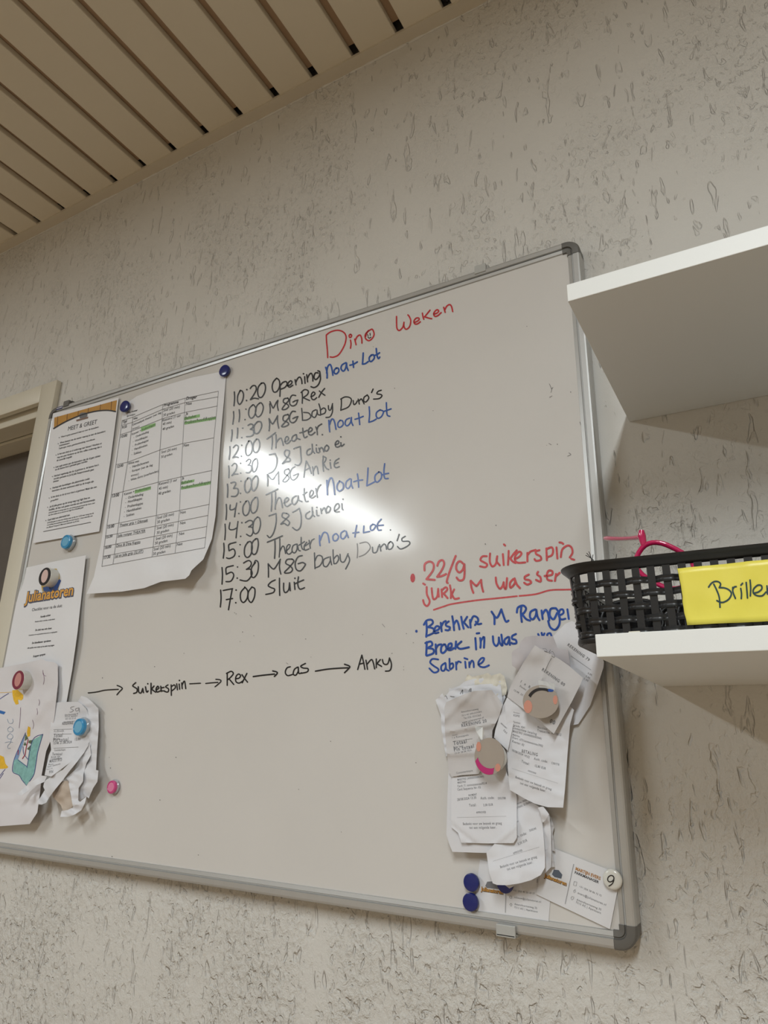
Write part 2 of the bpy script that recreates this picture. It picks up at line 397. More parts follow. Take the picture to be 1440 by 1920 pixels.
def board_surf(x, y): return at(x, y, BY-.00025)
def writing(label, ox, oy, k, strokes, dots, wpx, mm, dr=None, parent=None, surf=None, name='handwriting'):
    if wpx < 3: wpx *= 1.2
    items = [(st, None) for st in P(ox, oy, k, strokes)]+[(None, p) for q in P(ox, oy, k, dots) for p in q]
    boxes = []
    for st, p in items:
        q = st or [p]; boxes.append([min(a[0] for a in q), min(a[1] for a in q), max(a[0] for a in q), max(a[1] for a in q)])
    par = list(range(len(items)))
    def find(i):
        while par[i] != i: i = par[i]
        return i
    gap = 5.5 if wpx < 3 else 7.5
    for i in range(len(items)):
        for j in range(i):
            A_, B_ = boxes[i], boxes[j]
            dx = max(A_[0]-B_[2], B_[0]-A_[2], 0); dy_ = max(A_[1]-B_[3], B_[1]-A_[3], 0)
            if math.hypot(dx, dy_*.8) < gap: par[find(i)] = find(j)
    groups = {}
    for i in range(len(items)): groups.setdefault(find(i), []).append(items[i])
    for g_ in groups.values():
        b = MB()
        for st, p in g_:
            if st: ribbon(b, st, wpx, surf or board_surf)
            else: dot(b, p[0], p[1], (dr or wpx*.62), (dr or wpx*.62), surf or board_surf)
        o = b.build(name, mm, parent or wb)
        if mm not in (M_INK, M_INKF): o['label'] = ('red' if mm in (M_RED, M_RED2) else 'blue')+' marker '+name.replace('_', ' ')
A = (600, 560, 5.538); B = (430, 640, 4.8); C_ = (420, 715, 4.5); D = (410, 815, 4.3636); E_ = (410, 925, 4.3636); F_ = (400, 995, 3.789)
G = (760, 1010, 4.5); H = (770, 1130, 4.645); I = (150, 1220, 4.8); J = (440, 1210, 4.235)
writing('red heading Dino Weken', *A, "65,378 68,450 76,530 80,612;65,378 110,345 180,328 240,345 270,390 262,460 230,530 190,585 140,607 105,605;315,370 302,382 308,402 322,398 328,380 315,370;316,430 322,470 316,515;360,420 368,450 374,478;364,440 385,395 415,378 432,410 435,462;505,330 472,370 472,412 505,436 540,415 562,370 545,320 520,325 490,350 474,390;795,185 795,250 800,310 825,330 860,295 872,245;872,245 872,290 895,318 930,290 942,230 928,188 912,168;978,248 1010,235 1030,215 1022,200 995,205 975,235 985,262 1012,262 1042,240;1063,150 1070,190 1078,214;1142,120 1110,160 1085,190;1085,188 1130,202 1160,208;1183,162 1215,150 1232,130 1220,115 1195,130 1180,160 1195,184 1225,175 1258,145;1285,90 1293,120 1300,142;1296,118 1315,80 1345,62 1365,80 1378,134", "", 2.3, M_RED)
writing('small smile inside the red letter o', *A, "495,373 500,388;519,358 522,382;498,398 512,410 530,400", "", 1.3, M_INK)
writing('black line reading 10:20 Opening', *B, "45,455 48,510 42,580;100,440 76,490 75,540 92,568 118,535 128,480 112,445 92,450;188,425 210,400 236,402 242,435 222,478 190,525;190,525 225,512 262,518;290,375 262,410 255,460 268,502 295,500 320,455 325,405 310,375 288,380;425,332 395,368 386,415 400,455 430,450 452,405 450,355 428,332;452,360 458,420 455,495;458,400 480,372 510,362 520,385 500,415 465,430;525,400 550,390 565,368 552,355 530,375 528,402 545,412 572,395;592,345 600,392;598,370 615,335 635,322 650,345 655,382;678,318 682,378;697,300 705,365;703,335 720,300 738,288 750,315 752,358;800,285 775,285 762,320 778,345 808,315 815,275 797,266;815,275 820,340 800,392 765,416 735,408", "158,435;155,533;668,292", 2.1, M_INK)
writing('blue note at the end of the 10:20 line', *B, "868,235 880,280 880,330;875,285 885,230 905,208 920,235 932,305;965,240 945,258 945,285 965,292 985,268 980,243 960,240;1050,192 1015,212 1005,245 1025,268 1045,245 1055,195;1055,195 1058,230 1070,262;1112,178 1118,235;1085,215 1120,205 1152,185;1205,105 1202,160 1198,205;1198,205 1225,200 1250,182;1280,125 1260,145 1262,175 1280,180 1305,150 1298,122 1276,124;1322,65 1328,120 1340,155 1354,142;1300,130 1330,118 1352,103", "", 2.6, M_BLUE)
writing('black line reading 11:00', *C_, "80,255 82,300 74,362;128,240 132,290 126,342;245,198 215,228 208,280 228,312 256,290 270,235 250,198 236,204;300,183 274,213 265,268 285,300 315,278 332,220 315,182 296,188;385,190 390,230 388,268;388,172 405,210 417,225 440,180 455,160;455,162 450,200 458,245;540,142 508,148 502,176 535,195 545,214 520,236 490,236 512,200 545,162 538,140;605,120 575,118 556,150 555,190 578,208 608,195 622,160;582,175 600,165 624,158;658,85 662,130 660,185;650,95 680,70 710,80 705,110 668,138;668,138 695,150 722,162;733,130 755,120 768,103 755,90 738,110 740,145 760,155 782,138;805,82 828,102 852,118;850,60 825,90 800,135", "185,235;177,323", 2.0, M_INK)
writing('black line reading 11:30', *C_, "68,410 68,450 60,505;115,395 115,430 110,480;203,372 225,360 245,368 240,390 222,405;222,405 245,412 250,440 230,462 190,467;280,343 255,375 255,420 268,442 295,430 318,380 310,343 285,340;380,315 385,360 380,418;382,318 400,350 413,358 438,318 453,290;452,292 452,340 462,395;540,280 504,292 500,328 535,345 545,364 515,382 486,380 515,345 548,303 540,278;603,255 576,255 556,290 555,332 578,350 605,335 622,300;582,315 600,305 624,297;655,228 660,280 662,330;662,328 700,325 732,300 715,268 672,262;775,240 747,255 742,290 765,305 783,275 785,242;785,245 792,278 815,285;800,190 812,230 815,275;812,245 840,225 858,240 850,268 818,280;880,205 884,238 900,240 916,188;915,200 915,255 895,298 860,305;990,150 990,200 985,245;985,150 1020,132 1060,137 1075,162 1050,215 986,243;1090,162 1095,195 1112,188 1125,165;1132,150 1142,192;1140,165 1158,148 1170,165 1182,190;1210,115 1182,135 1180,168 1200,172 1222,140 1208,114;1258,65 1245,95;1327,75 1300,85 1290,105 1320,110 1333,122 1310,145 1262,150", "158,395;150,475", 2.0, M_INK)
writing('black line reading 12:00', *C_, "50,550 50,600 42,660;78,560 100,538 120,550 112,588 75,645;75,645 100,638 122,642;210,503 187,545 183,600 200,628 230,603 240,550 225,505 205,506;275,486 250,520 245,575 265,602 290,583 302,530 290,490 270,490;362,487 400,460 435,433;405,460 408,510 402,572;438,450 440,510 437,562;440,520 460,490 480,480 492,505 500,540;513,510 535,500 545,480 530,465 515,490 520,522 540,522 562,500;605,450 580,465 572,495 590,505 610,485 612,450;612,455 618,480 642,490;665,395 668,440 680,475 702,465;640,435 670,428 702,413;713,430 735,420 745,405 730,390 712,415 718,447 740,452 768,430;775,385 785,415 788,450;785,410 795,380 825,360", "150,540;147,632;830,450", 2.0, M_INK)
writing('blue note at the end of the 12:00 line', *C_, "885,330 888,380 892,425;890,370 905,325 922,320 935,350 945,405;980,328 962,350 962,380 980,388 1005,365 1000,335 980,328;1060,310 1030,325 1022,360 1040,375 1065,350 1075,305;1075,305 1075,340 1088,372;1135,268 1140,310 1145,365;1105,320 1140,310 1175,295;1225,215 1228,280 1222,345;1222,345 1255,335 1285,318;1318,240 1288,262 1285,295 1302,312 1330,295 1345,255 1316,241;1370,180 1372,240 1378,285 1400,295;1345,255 1375,245 1410,232", "", 2.3, M_BLUE)
writing('black line reading 12:30', *D, "82,255 85,300 83,352;108,255 130,235 148,250 140,290 108,335;108,335 130,324 158,322;225,220 245,202 262,210 255,235 240,250;240,250 265,255 268,285 250,310 225,310;300,198 278,225 275,280 285,305 305,290 320,240 312,198 298,200;415,165 440,160 462,155;462,158 478,200 470,260 445,300 410,318;575,130 548,127 537,155 552,180 582,195 580,218 550,222 520,240 548,205 575,165 580,135;615,115 640,105 665,98;668,98 672,160 675,218 655,250 625,245;750,115 725,130 722,160 740,165 762,145 768,110;765,78 770,130 785,152;798,110 802,142 820,148;820,110 828,140;826,120 842,105 855,122 860,140;885,85 868,105 870,130 888,132 902,105 885,85;953,82 975,75 985,60 972,50 955,70 957,95 975,102 1000,88;1000,65 1005,95 1027,78", "180,235;180,315;800,85;1000,18", 2.0, M_INK)
writing('black line reading 13:00', *D, "72,405 75,450 72,512;100,395 130,388 140,402 122,440;122,440 155,442 160,475 140,503 105,505;240,355 215,390 215,450 235,475 262,440 268,385 250,352 233,362;300,340 272,375 268,430 285,460 310,430 322,370 312,338 296,344;398,325 402,370 400,420;400,325 425,358 445,365 470,330 490,303;490,305 490,350 492,405;572,280 542,290 540,320 565,335 575,358 550,385 525,380 550,345 580,305 572,280;625,262 600,278 585,315 590,355 612,372 640,350 652,322;612,335 635,325 652,320;715,215 705,285 697,350;715,215 740,260 758,318;703,292 730,280 748,270;768,262 775,332;773,300 790,262 805,265 815,320;855,175 852,230 858,300;860,180 878,190 872,215 858,232;862,243 880,275 900,285;912,228 918,275;985,195 955,215 945,250 958,270 987,262;955,238 977,228", "182,380;178,480;912,208", 2.0, M_INK)
writing('black line reading 14:00', *D, "62,570 65,630 60,695;95,575 93,612 118,612 140,597;148,560 138,610 130,672;225,545 200,585 200,640 220,662 245,640 255,585 240,542 220,549;300,513 270,550 262,610 280,642 310,620 322,560 315,515 296,516;388,492 435,470 485,445;432,475 435,545 430,625;465,470 465,540 462,610;465,575 485,522 505,520 515,555 522,597;533,560 560,545 572,527 560,515 540,535 540,570 560,587 592,565;635,500 605,520 600,555 620,572 645,540 650,500;650,505 655,535 682,548;700,440 700,500 712,545 732,545;690,492 722,470;745,510 765,495 775,470 760,455 745,480 748,510 765,518 792,500;795,440 802,480 808,515;802,475 815,432 835,410", "178,550;165,645", 2.0, M_INK)
writing('blue note at the end of the 14:00 line', *D, "885,375 888,430 890,492;888,440 905,370 925,355 940,400 950,490;990,380 970,410 970,445 990,462 1018,440 1018,400 988,380;1075,360 1045,385 1040,425 1060,440 1080,410 1085,365;1085,365 1085,405 1097,438;1135,322 1142,375 1145,430;1105,385 1140,375 1178,370;1222,273 1218,345 1212,418;1212,418 1250,400 1277,385;1310,305 1280,335 1280,375 1300,388 1330,355 1330,315 1308,305;1358,238 1352,300 1358,355 1387,358;1335,330 1360,322 1390,316", "", 2.4, M_BLUE)
writing('black line reading 14:30', *E_, "52,252 55,310 50,380;92,240 86,290 118,297 152,280;158,230 150,290 142,364;218,240 250,222 275,228 275,252 245,275;245,275 275,280 280,320 260,350 228,335;318,193 290,225 280,290 295,330 325,315 342,255 335,205 316,195;412,185 440,175 468,165;470,168 470,240 450,320 420,362 398,345;558,165 525,162 520,192 555,213 580,238 565,263 535,245 508,253 540,220 575,182 558,165;605,155 635,140 660,122;660,125 675,190 670,270 640,302 605,280;745,148 715,170 715,200 740,208 765,180 770,148;765,115 768,170 785,190;800,138 805,180 820,182;835,125 842,165;842,145 862,118 872,135 880,162;895,105 880,130 885,157 905,150 915,120 897,105;950,145 985,115 980,85 960,93 946,125 955,152 987,150;1008,85 1010,125 1018,135", "190,240;180,352;1017,48;803,115", 2.0, M_INK)
writing('black line reading 15:00', *E_, "42,408 45,465 38,530;95,415 82,425 85,470;85,470 120,455 135,482 125,515 90,533 65,528;90,413 142,400;240,398 215,440 212,500 235,525 263,500 275,440 262,395 236,402;305,370 275,405 270,470 285,500 310,485 325,420 318,372 300,377;398,400 460,375 522,348;460,380 462,450 458,532;500,370 500,450 495,522;498,480 520,435 535,440 547,492;553,470 575,450 585,425 570,420 555,445 558,487 580,497 602,475;635,415 608,430 600,470 620,488 640,460 642,415;645,430 655,465 668,470;675,360 675,420 685,455 702,462;655,425 702,395;720,400 700,430 705,464 738,455;708,430 735,410;740,385 750,450;748,420 762,385 782,373", "175,420;167,515;1405,300", 2.0, M_INK)
writing('blue note at the end of the 15:00 line', *E_, "825,345 825,390 830,428;830,385 855,325 880,322 895,345 905,402;955,330 935,350 940,385 965,385 980,355 963,330;1030,305 1002,325 1000,360 1020,372 1045,340 1042,310;1045,315 1060,362;1130,262 1120,310 1115,357;1098,325 1147,318;1188,268 1185,310 1185,323;1185,322 1234,312;1260,255 1242,270 1245,300 1265,298 1285,265 1260,252;1330,212 1300,250 1303,298 1330,300;1290,265 1347,260", "", 2.3, M_BLUE)
writing('black line reading 15:30', *F_, "62,262 65,315 62,380;108,255 90,268 92,310;92,310 130,295 145,320 125,358 90,362;100,258 142,248;215,230 250,212 270,228 262,255 235,275;235,275 265,275 275,310 240,356 190,350;300,225 272,265 270,320 290,332 315,295 320,230 300,212 288,242;390,235 392,280 392,330;392,238 415,265 434,270 460,232 477,203;475,205 470,260 480,308;560,202 525,205 515,232 545,250 563,275 545,298 505,298 540,260 572,218 560,202;632,177 602,187 582,230 590,275 620,285 650,250 655,236;603,235 635,226 652,236;718,158 720,215 722,270;722,215 740,178 770,182 775,215 755,250 722,265;820,188 785,205 782,245 805,255 830,215 830,185;830,195 840,242;850,136 852,190 857,234;855,200 880,175 890,200 875,230 857,235;900,168 905,215 930,220 957,163;955,170 968,212 940,272;1130,118 1135,155 1160,150 1174,108;1180,98 1190,145;1188,120 1210,95 1225,105 1230,132;1255,80 1240,100 1242,130 1265,128 1278,100 1262,78 1246,87;1320,26 1305,72;1364,40 1340,56 1345,75 1385,75 1396,92 1370,115 1330,130 1308,112", "172,258;170,337", 2.0, M_INK)
writing('faded letter D in the 15:30 line', *F_, "1022,93 1025,140 1022,194;1040,90 1090,82 1115,120 1080,165 1035,185", "", 1.5, M_INKF)
writing('black line reading 17:00 Sluit', *F_, "52,422 55,480 50,542;70,425 105,418 137,412;135,412 122,480 108,562;92,490 137,482;225,403 195,440 195,490 215,510 240,480 245,430 223,400;275,400 250,435 248,485 270,510 292,470 295,415 273,400;440,350 410,365 390,390 412,405 435,415 425,440 373,453;470,338 470,395 472,460;500,373 500,420 512,440 535,420 542,370;542,370 547,427;575,366 580,417;605,328 600,380 615,415 648,405;578,378 642,350", "162,422;160,512;580,338", 2.1, M_INK)
writing('broad red note reading 22/9 suikerspin jurk M wassen', *G, "162,268 165,215 205,193 238,215 232,270 178,342;178,342 215,345 248,348;270,228 285,192 315,182 328,215 305,270 268,322;268,322 305,316 344,298;425,145 400,210 370,290 350,360 358,374;490,213 460,190 435,212 430,255 455,285 485,260 498,215;498,215 500,290 490,343 455,352 433,328;687,148 650,150 634,180 665,200 690,217 675,240 630,233;715,125 713,195 735,235 765,208 775,148;775,150 770,190 797,225;823,130 830,222;832,48 842,58;872,103 870,160 866,220;940,98 905,140 885,170;885,165 905,192 930,205;925,172 962,152 980,125 960,110 930,140 925,180 950,203 1012,200;1030,120 1030,192;1030,140 1055,110 1100,95;1132,97 1102,108 1105,130 1140,150 1143,178 1105,187 1090,172;1190,82 1194,182;1190,88 1235,73 1247,105 1235,140 1200,155;1275,73 1283,167;1300,32 1318,34 1332,44;1312,155 1325,90 1370,58 1402,75 1410,120 1387,158;1400,170 1425,178;150,378 166,388;180,408 182,470 205,528 185,568 160,552 150,518;222,418 228,480 240,512 268,490 277,423;277,425 282,490;305,428 310,492;305,438 340,410 354,430 325,462;320,460 357,502;376,393 385,450 384,502;412,428 392,470;392,468 415,507 452,502;550,358 558,410 574,457;553,355 590,392 605,395 640,348;640,348 645,400 657,447;763,328 770,380 797,422 820,400 830,368;830,368 835,412 850,420 858,333;912,340 885,370 885,412 907,400 925,370 922,335;922,335 940,385 967,417;1042,303 1010,320 1010,342 1045,350 1062,370 1030,387 1003,372;1120,280 1112,302 1140,325 1140,362 1103,348;1175,315 1235,305 1240,275 1210,270 1195,302 1200,345 1237,355;1262,357 1272,298;1268,320 1302,288", "", 3.8, M_RED2)
writing('red underline below the wassen note', *G, "240,600 330,570 400,550 600,520 800,500 942,485;962,483 1100,468 1220,435 1350,430 1420,428", "", 3.2, M_RED2, name='underline')
b = MB(); x, y = S(*G, [(62, 332)])[0]; dot(b, x, y, 4.6, 8.6, board_surf); b.build('bullet', M_RED, wb)
writing('broad blue note about a ranger broek in the wash', *H, "135,158 140,230 135,297;115,192 140,155 182,150 192,180 150,213;150,213 195,225 202,260 140,290;200,250 240,235 250,213 225,205 205,235 210,265 242,260;262,175 270,250;268,205 285,172 305,160;332,163 307,183 312,203 342,215 330,240 303,238;362,118 372,180 378,240;375,190 400,155 417,190 425,232;440,123 450,180 462,227;492,123 462,172;462,170 502,215;517,150 522,217;518,180 545,120 580,130 587,160 560,195;567,165 585,187 614,183;705,80 728,120 730,187;705,78 750,132 790,58;790,58 810,120 830,165 852,156;965,28 960,90 968,167;925,85 935,42 980,25 1005,50 990,85 967,100;972,100 1005,142 1040,156;1085,58 1045,80 1040,127 1065,145 1090,110 1095,62;1095,65 1105,120 1122,152;1140,68 1150,142;1145,105 1175,62 1195,90 1207,152;1265,48 1220,55 1212,110 1245,145 1275,90;1265,48 1290,90 1297,180 1260,235 1217,215 1198,160;1300,110 1330,90 1325,60 1300,65 1290,110 1310,145 1347,140;1365,58 1377,142;140,343 138,400 135,457;128,352 175,338 187,370 145,395;145,395 195,405 197,440 140,462;218,363 222,447;220,400 240,370 267,363;290,363 268,385 265,427 285,437 312,405 300,363;325,400 355,385 355,355 330,365 325,407 350,412 377,395;395,338 390,402;442,338 400,375;400,375 430,402 507,388;563,308 570,407;575,268 597,265;605,308 610,350 607,392;610,335 640,298 638,392;716,293 722,350 745,377 765,350 768,303;768,303 777,350 800,372 790,278;850,298 820,320 818,352 840,362 858,320;858,300 864,367;917,273 885,290 885,315 915,325 920,352 890,357 878,350;1110,273 1120,297;1140,263 1150,292 1165,268;1192,298 1190,275 1215,266 1227,292", "50,247;50,250", 3.9, M_BLUE2)
writing('lighter blue last line of the broek note', *H, "240,495 190,490 170,520 200,550 240,577 235,600 200,607 163,572;300,525 268,550 268,587 290,592 305,560 302,525;305,530 310,577 332,592;338,488 340,572;340,540 365,528 370,560 345,582;395,518 398,582;398,540 415,512 437,520;468,483 495,492;475,513 480,567;510,518 512,562;512,545 532,505 547,520 550,562;590,540 625,518 640,485 615,485 590,520 600,552 640,562 682,545", "", 3.4, M_BLUE2)
writing('black arrow starting the route below the times', *I, "75,380 110,377 160,370 230,355 345,348;335,313 365,325 381,342 355,370 333,397", "", 1.9, M_INK, name='arrow')
writing('black route line reading Suikerspin, Rex, cas, Anky', *I, "502,288 475,315 497,332 515,347 510,375 483,385;525,325 530,372 550,380 565,340;565,340 572,378;590,325 600,372 614,362;640,293 640,387;667,318 642,348;642,345 682,374;688,352 710,337 700,320 685,345 695,372 722,362;728,320 732,367;732,335 757,330;738,362 762,362;792,308 770,325 797,345 790,372 763,368;820,308 822,402;820,325 850,308 857,335 825,362;870,298 877,352;892,300 897,347;915,290 920,342;918,312 940,273 952,342;1325,200 1325,312;1318,205 1360,186 1380,205 1360,235 1330,262;1343,255 1384,304", "610,298;895,268", 2.1, M_INK)
writing(None, *J, "8,265 35,260 47,240 30,228 10,250 10,287 35,300 64,283;58,233 78,262 102,292;97,223 60,297;442,170 415,180 402,215 420,240 457,232;500,173 475,190 465,227 485,237 505,205 505,173;505,178 510,222 532,218;562,144 525,165 545,180 582,185 577,210 528,222;1010,78 995,130 977,192;1010,78 1025,140 1034,190;988,150 1027,140;1043,118 1055,190;1052,150 1085,113 1100,135 1112,187;1125,108 1125,177;1157,113 1130,145;1130,145 1167,167;1173,113 1185,147 1215,147 1230,100;1230,102 1245,150 1235,197 1198,205", "", 2.1, M_INK)
writing(None, *I, "988,298 1085,293;1132,295 1180,290 1242,285;1223,258 1260,262 1267,280 1216,325", "", 1.8, M_INK, name='arrow')
writing(None, *J, "148,248 220,238 317,228;303,203 335,212 337,225 316,247;642,205 730,190 820,182 902,178;873,150 912,165 908,182 873,217", "", 2.2, M_INK, name='arrow')
# specks and worn marks on the enamel
b = MB()
for x, y in ((440, 1149), (443, 1151), (988, 612), (1030, 720), (1034, 728), (1031, 744), (1070, 735), (1025, 835), (1045, 833), (1090, 790), (812, 770), (735, 1225), (583, 1232), (192, 1271), (345, 1225), (573, 1198), (450, 1203), (700, 650), (740, 728), (762, 1188), (775, 1205), (930, 985), (1001, 900), (210, 1606), (372, 1603), (880, 1290), (845, 1182), (560, 1480), (640, 1560), (330, 1420), (780, 1430), (300, 1500), (620, 1390), (247, 1330), (290, 1250), (680, 1190), (910, 1020), (1015, 1090), (455, 1185), (476, 1192), (757, 1250), (757, 1256), (205, 1420), (207, 1440)):
    dot(b, x, y, rnd.uniform(.5, 1.2), rnd.uniform(.5, 1.3), board_surf)
for st in P(1000, 400, 3.273, "100,1050 112,1080 108,1100;112,1080 120,1068;100,1130 115,1120;285,1280 292,1300;95,1412 110,1420;210,1490 230,1480 218,1470"): ribbon(b, st, 1.0, board_surf)
for st in P(400, 840, 3, "410,1208 420,1215;205,940 215,950;950,990 965,1008"): ribbon(b, [(q[0], q[1]) for q in st], .8, board_surf)
b.build('ink_specks', M_INKF, wb)['kind'] = 'stuff'

# ------------------------------------------------------------------ papers
PAPERS = {}
def inside(poly, x, y):
    c = False; n = len(poly)
    for i in range(n):
        x1, y1 = poly[i]; x2, y2 = poly[i-1]
        if (y1 > y) != (y2 > y) and x < (x2-x1)*(y-y1)/(y2-y1)+x1: c = not c
    return c
def tri(x): x = x % 1.0; return abs(x-.5)*2
def make_h(h0, anchors, creases, crumple):
    cr = None
    if crumple:
        amp, lam, seed = crumple; r = random.Random(seed); cr = [(r.uniform(0, math.pi), lam*r.uniform(.7, 1.5), r.random(), r.uniform(.5, 1)) for _ in range(4)]
    def h(x, y):
        v = h0
        if anchors:
            sw = 0; sv = 0
            for ax_, ay, ah in anchors:
                d2 = (x-ax_)**2+(y-ay)**2+25; w_ = 1/(d2**1.25); sw += w_; sv += w_*ah
            v += sv/sw
        for (x0, y0, x1, y1, camp, wd) in creases or ():     # sharp fold line, falls off with distance
            dx, dy = x1-x0, y1-y0; l = math.hypot(dx, dy); d = abs((x-x0)*dy-(y-y0)*dx)/l
            v += camp*max(0, 1-d/wd)
        if cr:
            s_ = 0
            for a, l, p, q in cr:
                wob = noise.noise(Vector((x/(lam*3), y/(lam*3), p*9)))*.6
                s_ += q*tri((x*math.cos(a)+y*math.sin(a))/l+p+wob)
            v += amp*(s_/4-.35)
        return max(v, .0004)
    return h
def sheet(name, outline, m, label=None, cat=None, h0=.001, anchors=None, creases=None, crumple=None, step=6, parent=None, group=None, solid=.00025, smooth=True, rounding=False):
    if rounding: outline = smooth_line(list(outline)+[outline[0]], 4)[:-1]
    h = make_h(h0, anchors, creases, crumple)
    pts = []; n = len(outline)
    for i in range(n):
        a, c = outline[i], outline[(i+1) % n]; l = math.hypot(c[0]-a[0], c[1]-a[1]); k = max(1, int(l/step))
        pts += [(a[0]+(c[0]-a[0])*j/k, a[1]+(c[1]-a[1])*j/k) for j in range(k)]
    nb = len(pts); edges = [(i, (i+1) % nb) for i in range(nb)]
    xs = [p[0] for p in outline]; ys = [p[1] for p in outline]
    y = min(ys)+step*.5; r = random.Random(nb); row = 0
    while y < max(ys):
        x = min(xs)+step*(.5 if row % 2 else 1.0)
        while x < max(xs):
            if inside(outline, x, y):
                dm = min((x-p[0])**2+(y-p[1])**2 for p in pts[:nb])
                if dm > (step*.45)**2: pts.append((x+r.uniform(-.1, .1)*step, y+r.uniform(-.1, .1)*step))
            x += step
        y += step*.87; row += 1
    res = geometry.delaunay_2d_cdt([Vector(p) for p in pts], edges, [], 1, 1e-4)
    P2 = [(v.x, v.y) for v in res[0]]; T = [tuple(f) for f in res[2]]
    V = [at(x, y, BY-h(x, y)) for x, y in P2]
    o = mesh_obj(name, V, T, m, parent, smooth)
    md = o.modifiers.new('thickness', 'SOLIDIFY'); md.thickness = solid; md.offset = 0
    if smooth: o.modifiers.new('crisp_rim', 'EDGE_SPLIT').split_angle = math.radians(50)
    tag(o, label, cat if parent is None else None, group)
    bvh = BVHTree.FromPolygons(V, T)
    def surf(x, y, lift=.00035):
        d = ray(x, y).normalized(); hit = bvh.ray_cast(CAM, d)[0]
        if hit is None: hit = at(x, y, BY-h(x, y))
        return hit+Vector((0, -lift-solid/2, 0))
    PAPERS[o.name] = surf
    return o, surf
TEXTQ = []
def text(parent, surf, s, p0, p1, mm=None, bold=0.0, vs=1.0, name='printed_text', lift=None):
    TEXTQ.append((parent, surf, s, p0, p1, mm or M_PRINT, bold, vs, name, lift))
def flush_text():
    objs = []; cache = {}
    for q in TEXTQ:
        key = (q[2], q[6]*(.5 if q[5] is M_PRINTG else 1), q[5] is M_PRINTG)
        if key in cache: objs.append(cache[key]); continue
        cu = bpy.data.curves.new('t', 'FONT'); cu.body = q[2]; cu.resolution_u = 2; cu.offset = key[1]; cu.size = 1; cu.space_character = 1.22 if key[2] else 1.0
        o = bpy.data.objects.new('t', cu); COL.objects.link(o); objs.append(o); cache[key] = o
    dg = bpy.context.evaluated_depsgraph_get(); dg.update(); data = {}
    for o in set(objs):
        me = o.evaluated_get(dg).to_mesh()
        data[o.name] = ([(v.co.x, v.co.y) for v in me.vertices], [tuple(p.vertices) for p in me.polygons])
        o.evaluated_get(dg).to_mesh_clear()
    acc = {}
    for q, o in zip(TEXTQ, objs):
        parent, surf, s, p0, p1, mm, bold, vs, name, lift = q
        if mm is M_PRINTG: vs *= 1.12
        V, F = data[o.name]
        if not V: continue
        x0 = min(v[0] for v in V); x1 = max(v[0] for v in V)
        a = at(*p0); c = at(*p1); d = Vector((c.x-a.x, c.z-a.z)); L = d.length; d.normalize(); up = Vector((-d.y, d.x)); k = L/(x1-x0)
        W = []
        for vx, vy in V:
            u = (vx-x0)*k; w_ = vy*k*vs
            px, py = proj(Vector((a.x+d.x*u+up.x*w_, BY, a.z+d.y*u+up.y*w_)))
            W.append(surf(px, py) if lift is None else surf(px, py, lift))
        b = acc.setdefault((parent.name, mm.name, name), (parent, mm, name, MB()))[3]; b.add(W, F)
    for parent, mm, name, b in acc.values(): b.build(name, mm, parent)
    for o in set(objs):
        cu = o.data; bpy.data.objects.remove(o); bpy.data.curves.remove(cu)
def poly_on(b, pts, surf, lift=.0003, step=5):
    """filled flat print following the sheet"""
    n = len(pts); q = []
    for i in range(n):
        a, c = pts[i], pts[(i+1) % n]; k = max(1, int(math.hypot(c[0]-a[0], c[1]-a[1])/step)); q += [(a[0]+(c[0]-a[0])*j/k, a[1]+(c[1]-a[1])*j/k) for j in range(k)]
    nb = len(q); xs = [p[0] for p in pts]; ys = [p[1] for p in pts]; y = min(ys)+step/2
    while y < max(ys):
        x = min(xs)+step/2
        while x < max(xs):
            if inside(pts, x, y) and min((x-p[0])**2+(y-p[1])**2 for p in q[:nb]) > (step*.4)**2: q.append((x, y))
            x += step
        y += step
    res = geometry.delaunay_2d_cdt([Vector(p) for p in q], [(i, (i+1) % nb) for i in range(nb)], [], 1, 1e-4)
    b.add([surf(v.x, v.y, lift) for v in res[0]], [tuple(f) for f in res[2]])
def print_poly(parent, surf, pts, mm, name, lift=.0003):
    b = MB(); poly_on(b, pts, surf, lift); return b.build(name, mm, parent)
def lines(parent, surf, polys, wpx, mm, name='printed_line', smooth=False):
    b = MB()
    for st in polys:
        q = []
        for i in range(len(st)-1):
            k = max(1, int(math.hypot(st[i+1][0]-st[i][0], st[i+1][1]-st[i][1])/5)); q += [(st[i][0]+(st[i+1][0]-st[i][0])*j/k, st[i][1]+(st[i+1][1]-st[i][1])*j/k) for j in range(k)]
        q.append(st[-1]); ribbon(b, q if not smooth else st, wpx, surf, smooth=smooth)
    return b.build(name, mm, parent)

# --- MEET & GREET sheet -------------------------------------------------------
Z3 = (0, 680, 5.3333)
mg, sf = sheet('laminated_sheet', S(*Z3, [(532, 508), (1188, 348), (1100, 1010), (992, 1688), (332, 1805), (440, 1130)]), M_PAPER,
    'white MEET & GREET instruction sheet with a wooden plank header, upper left corner', 'paper', h0=.0045, step=9, solid=.0006)
hdr = S(*Z3, [(545, 550), (1172, 375), (1158, 490), (1080, 476), (980, 482), (880, 505), (790, 535), (700, 572), (620, 612), (540, 660)])
print_poly(mg, sf, hdr, mat('plank_orange', (.46, .23, .035), rough=.5, var=.12, vscale=60), 'printed_planks', .00015)
b = MB()
for i, (x, y0, y1) in enumerate(((580, 540, 640), (676, 515, 585), (787, 485, 536), (888, 455, 503), (1008, 420, 478), (1118, 390, 478))):
    for st in P(*Z3, "%d,%d %d,%d" % (x, y0, x-6, y1)): ribbon(b, st, 1.0, lambda a, c: sf(a, c, .0003), smooth=False)
b.build('printed_plank_joint', mat('print_brown', (.16, .07, .02), rough=.6), mg)
lines(mg, lambda a, c: sf(a, c, .0004), P(*Z3, "540,660 620,612 700,572 790,535 880,505 980,484 1080,478 1158,490"), 2.4, M_PRINT, 'printed_arc', True)
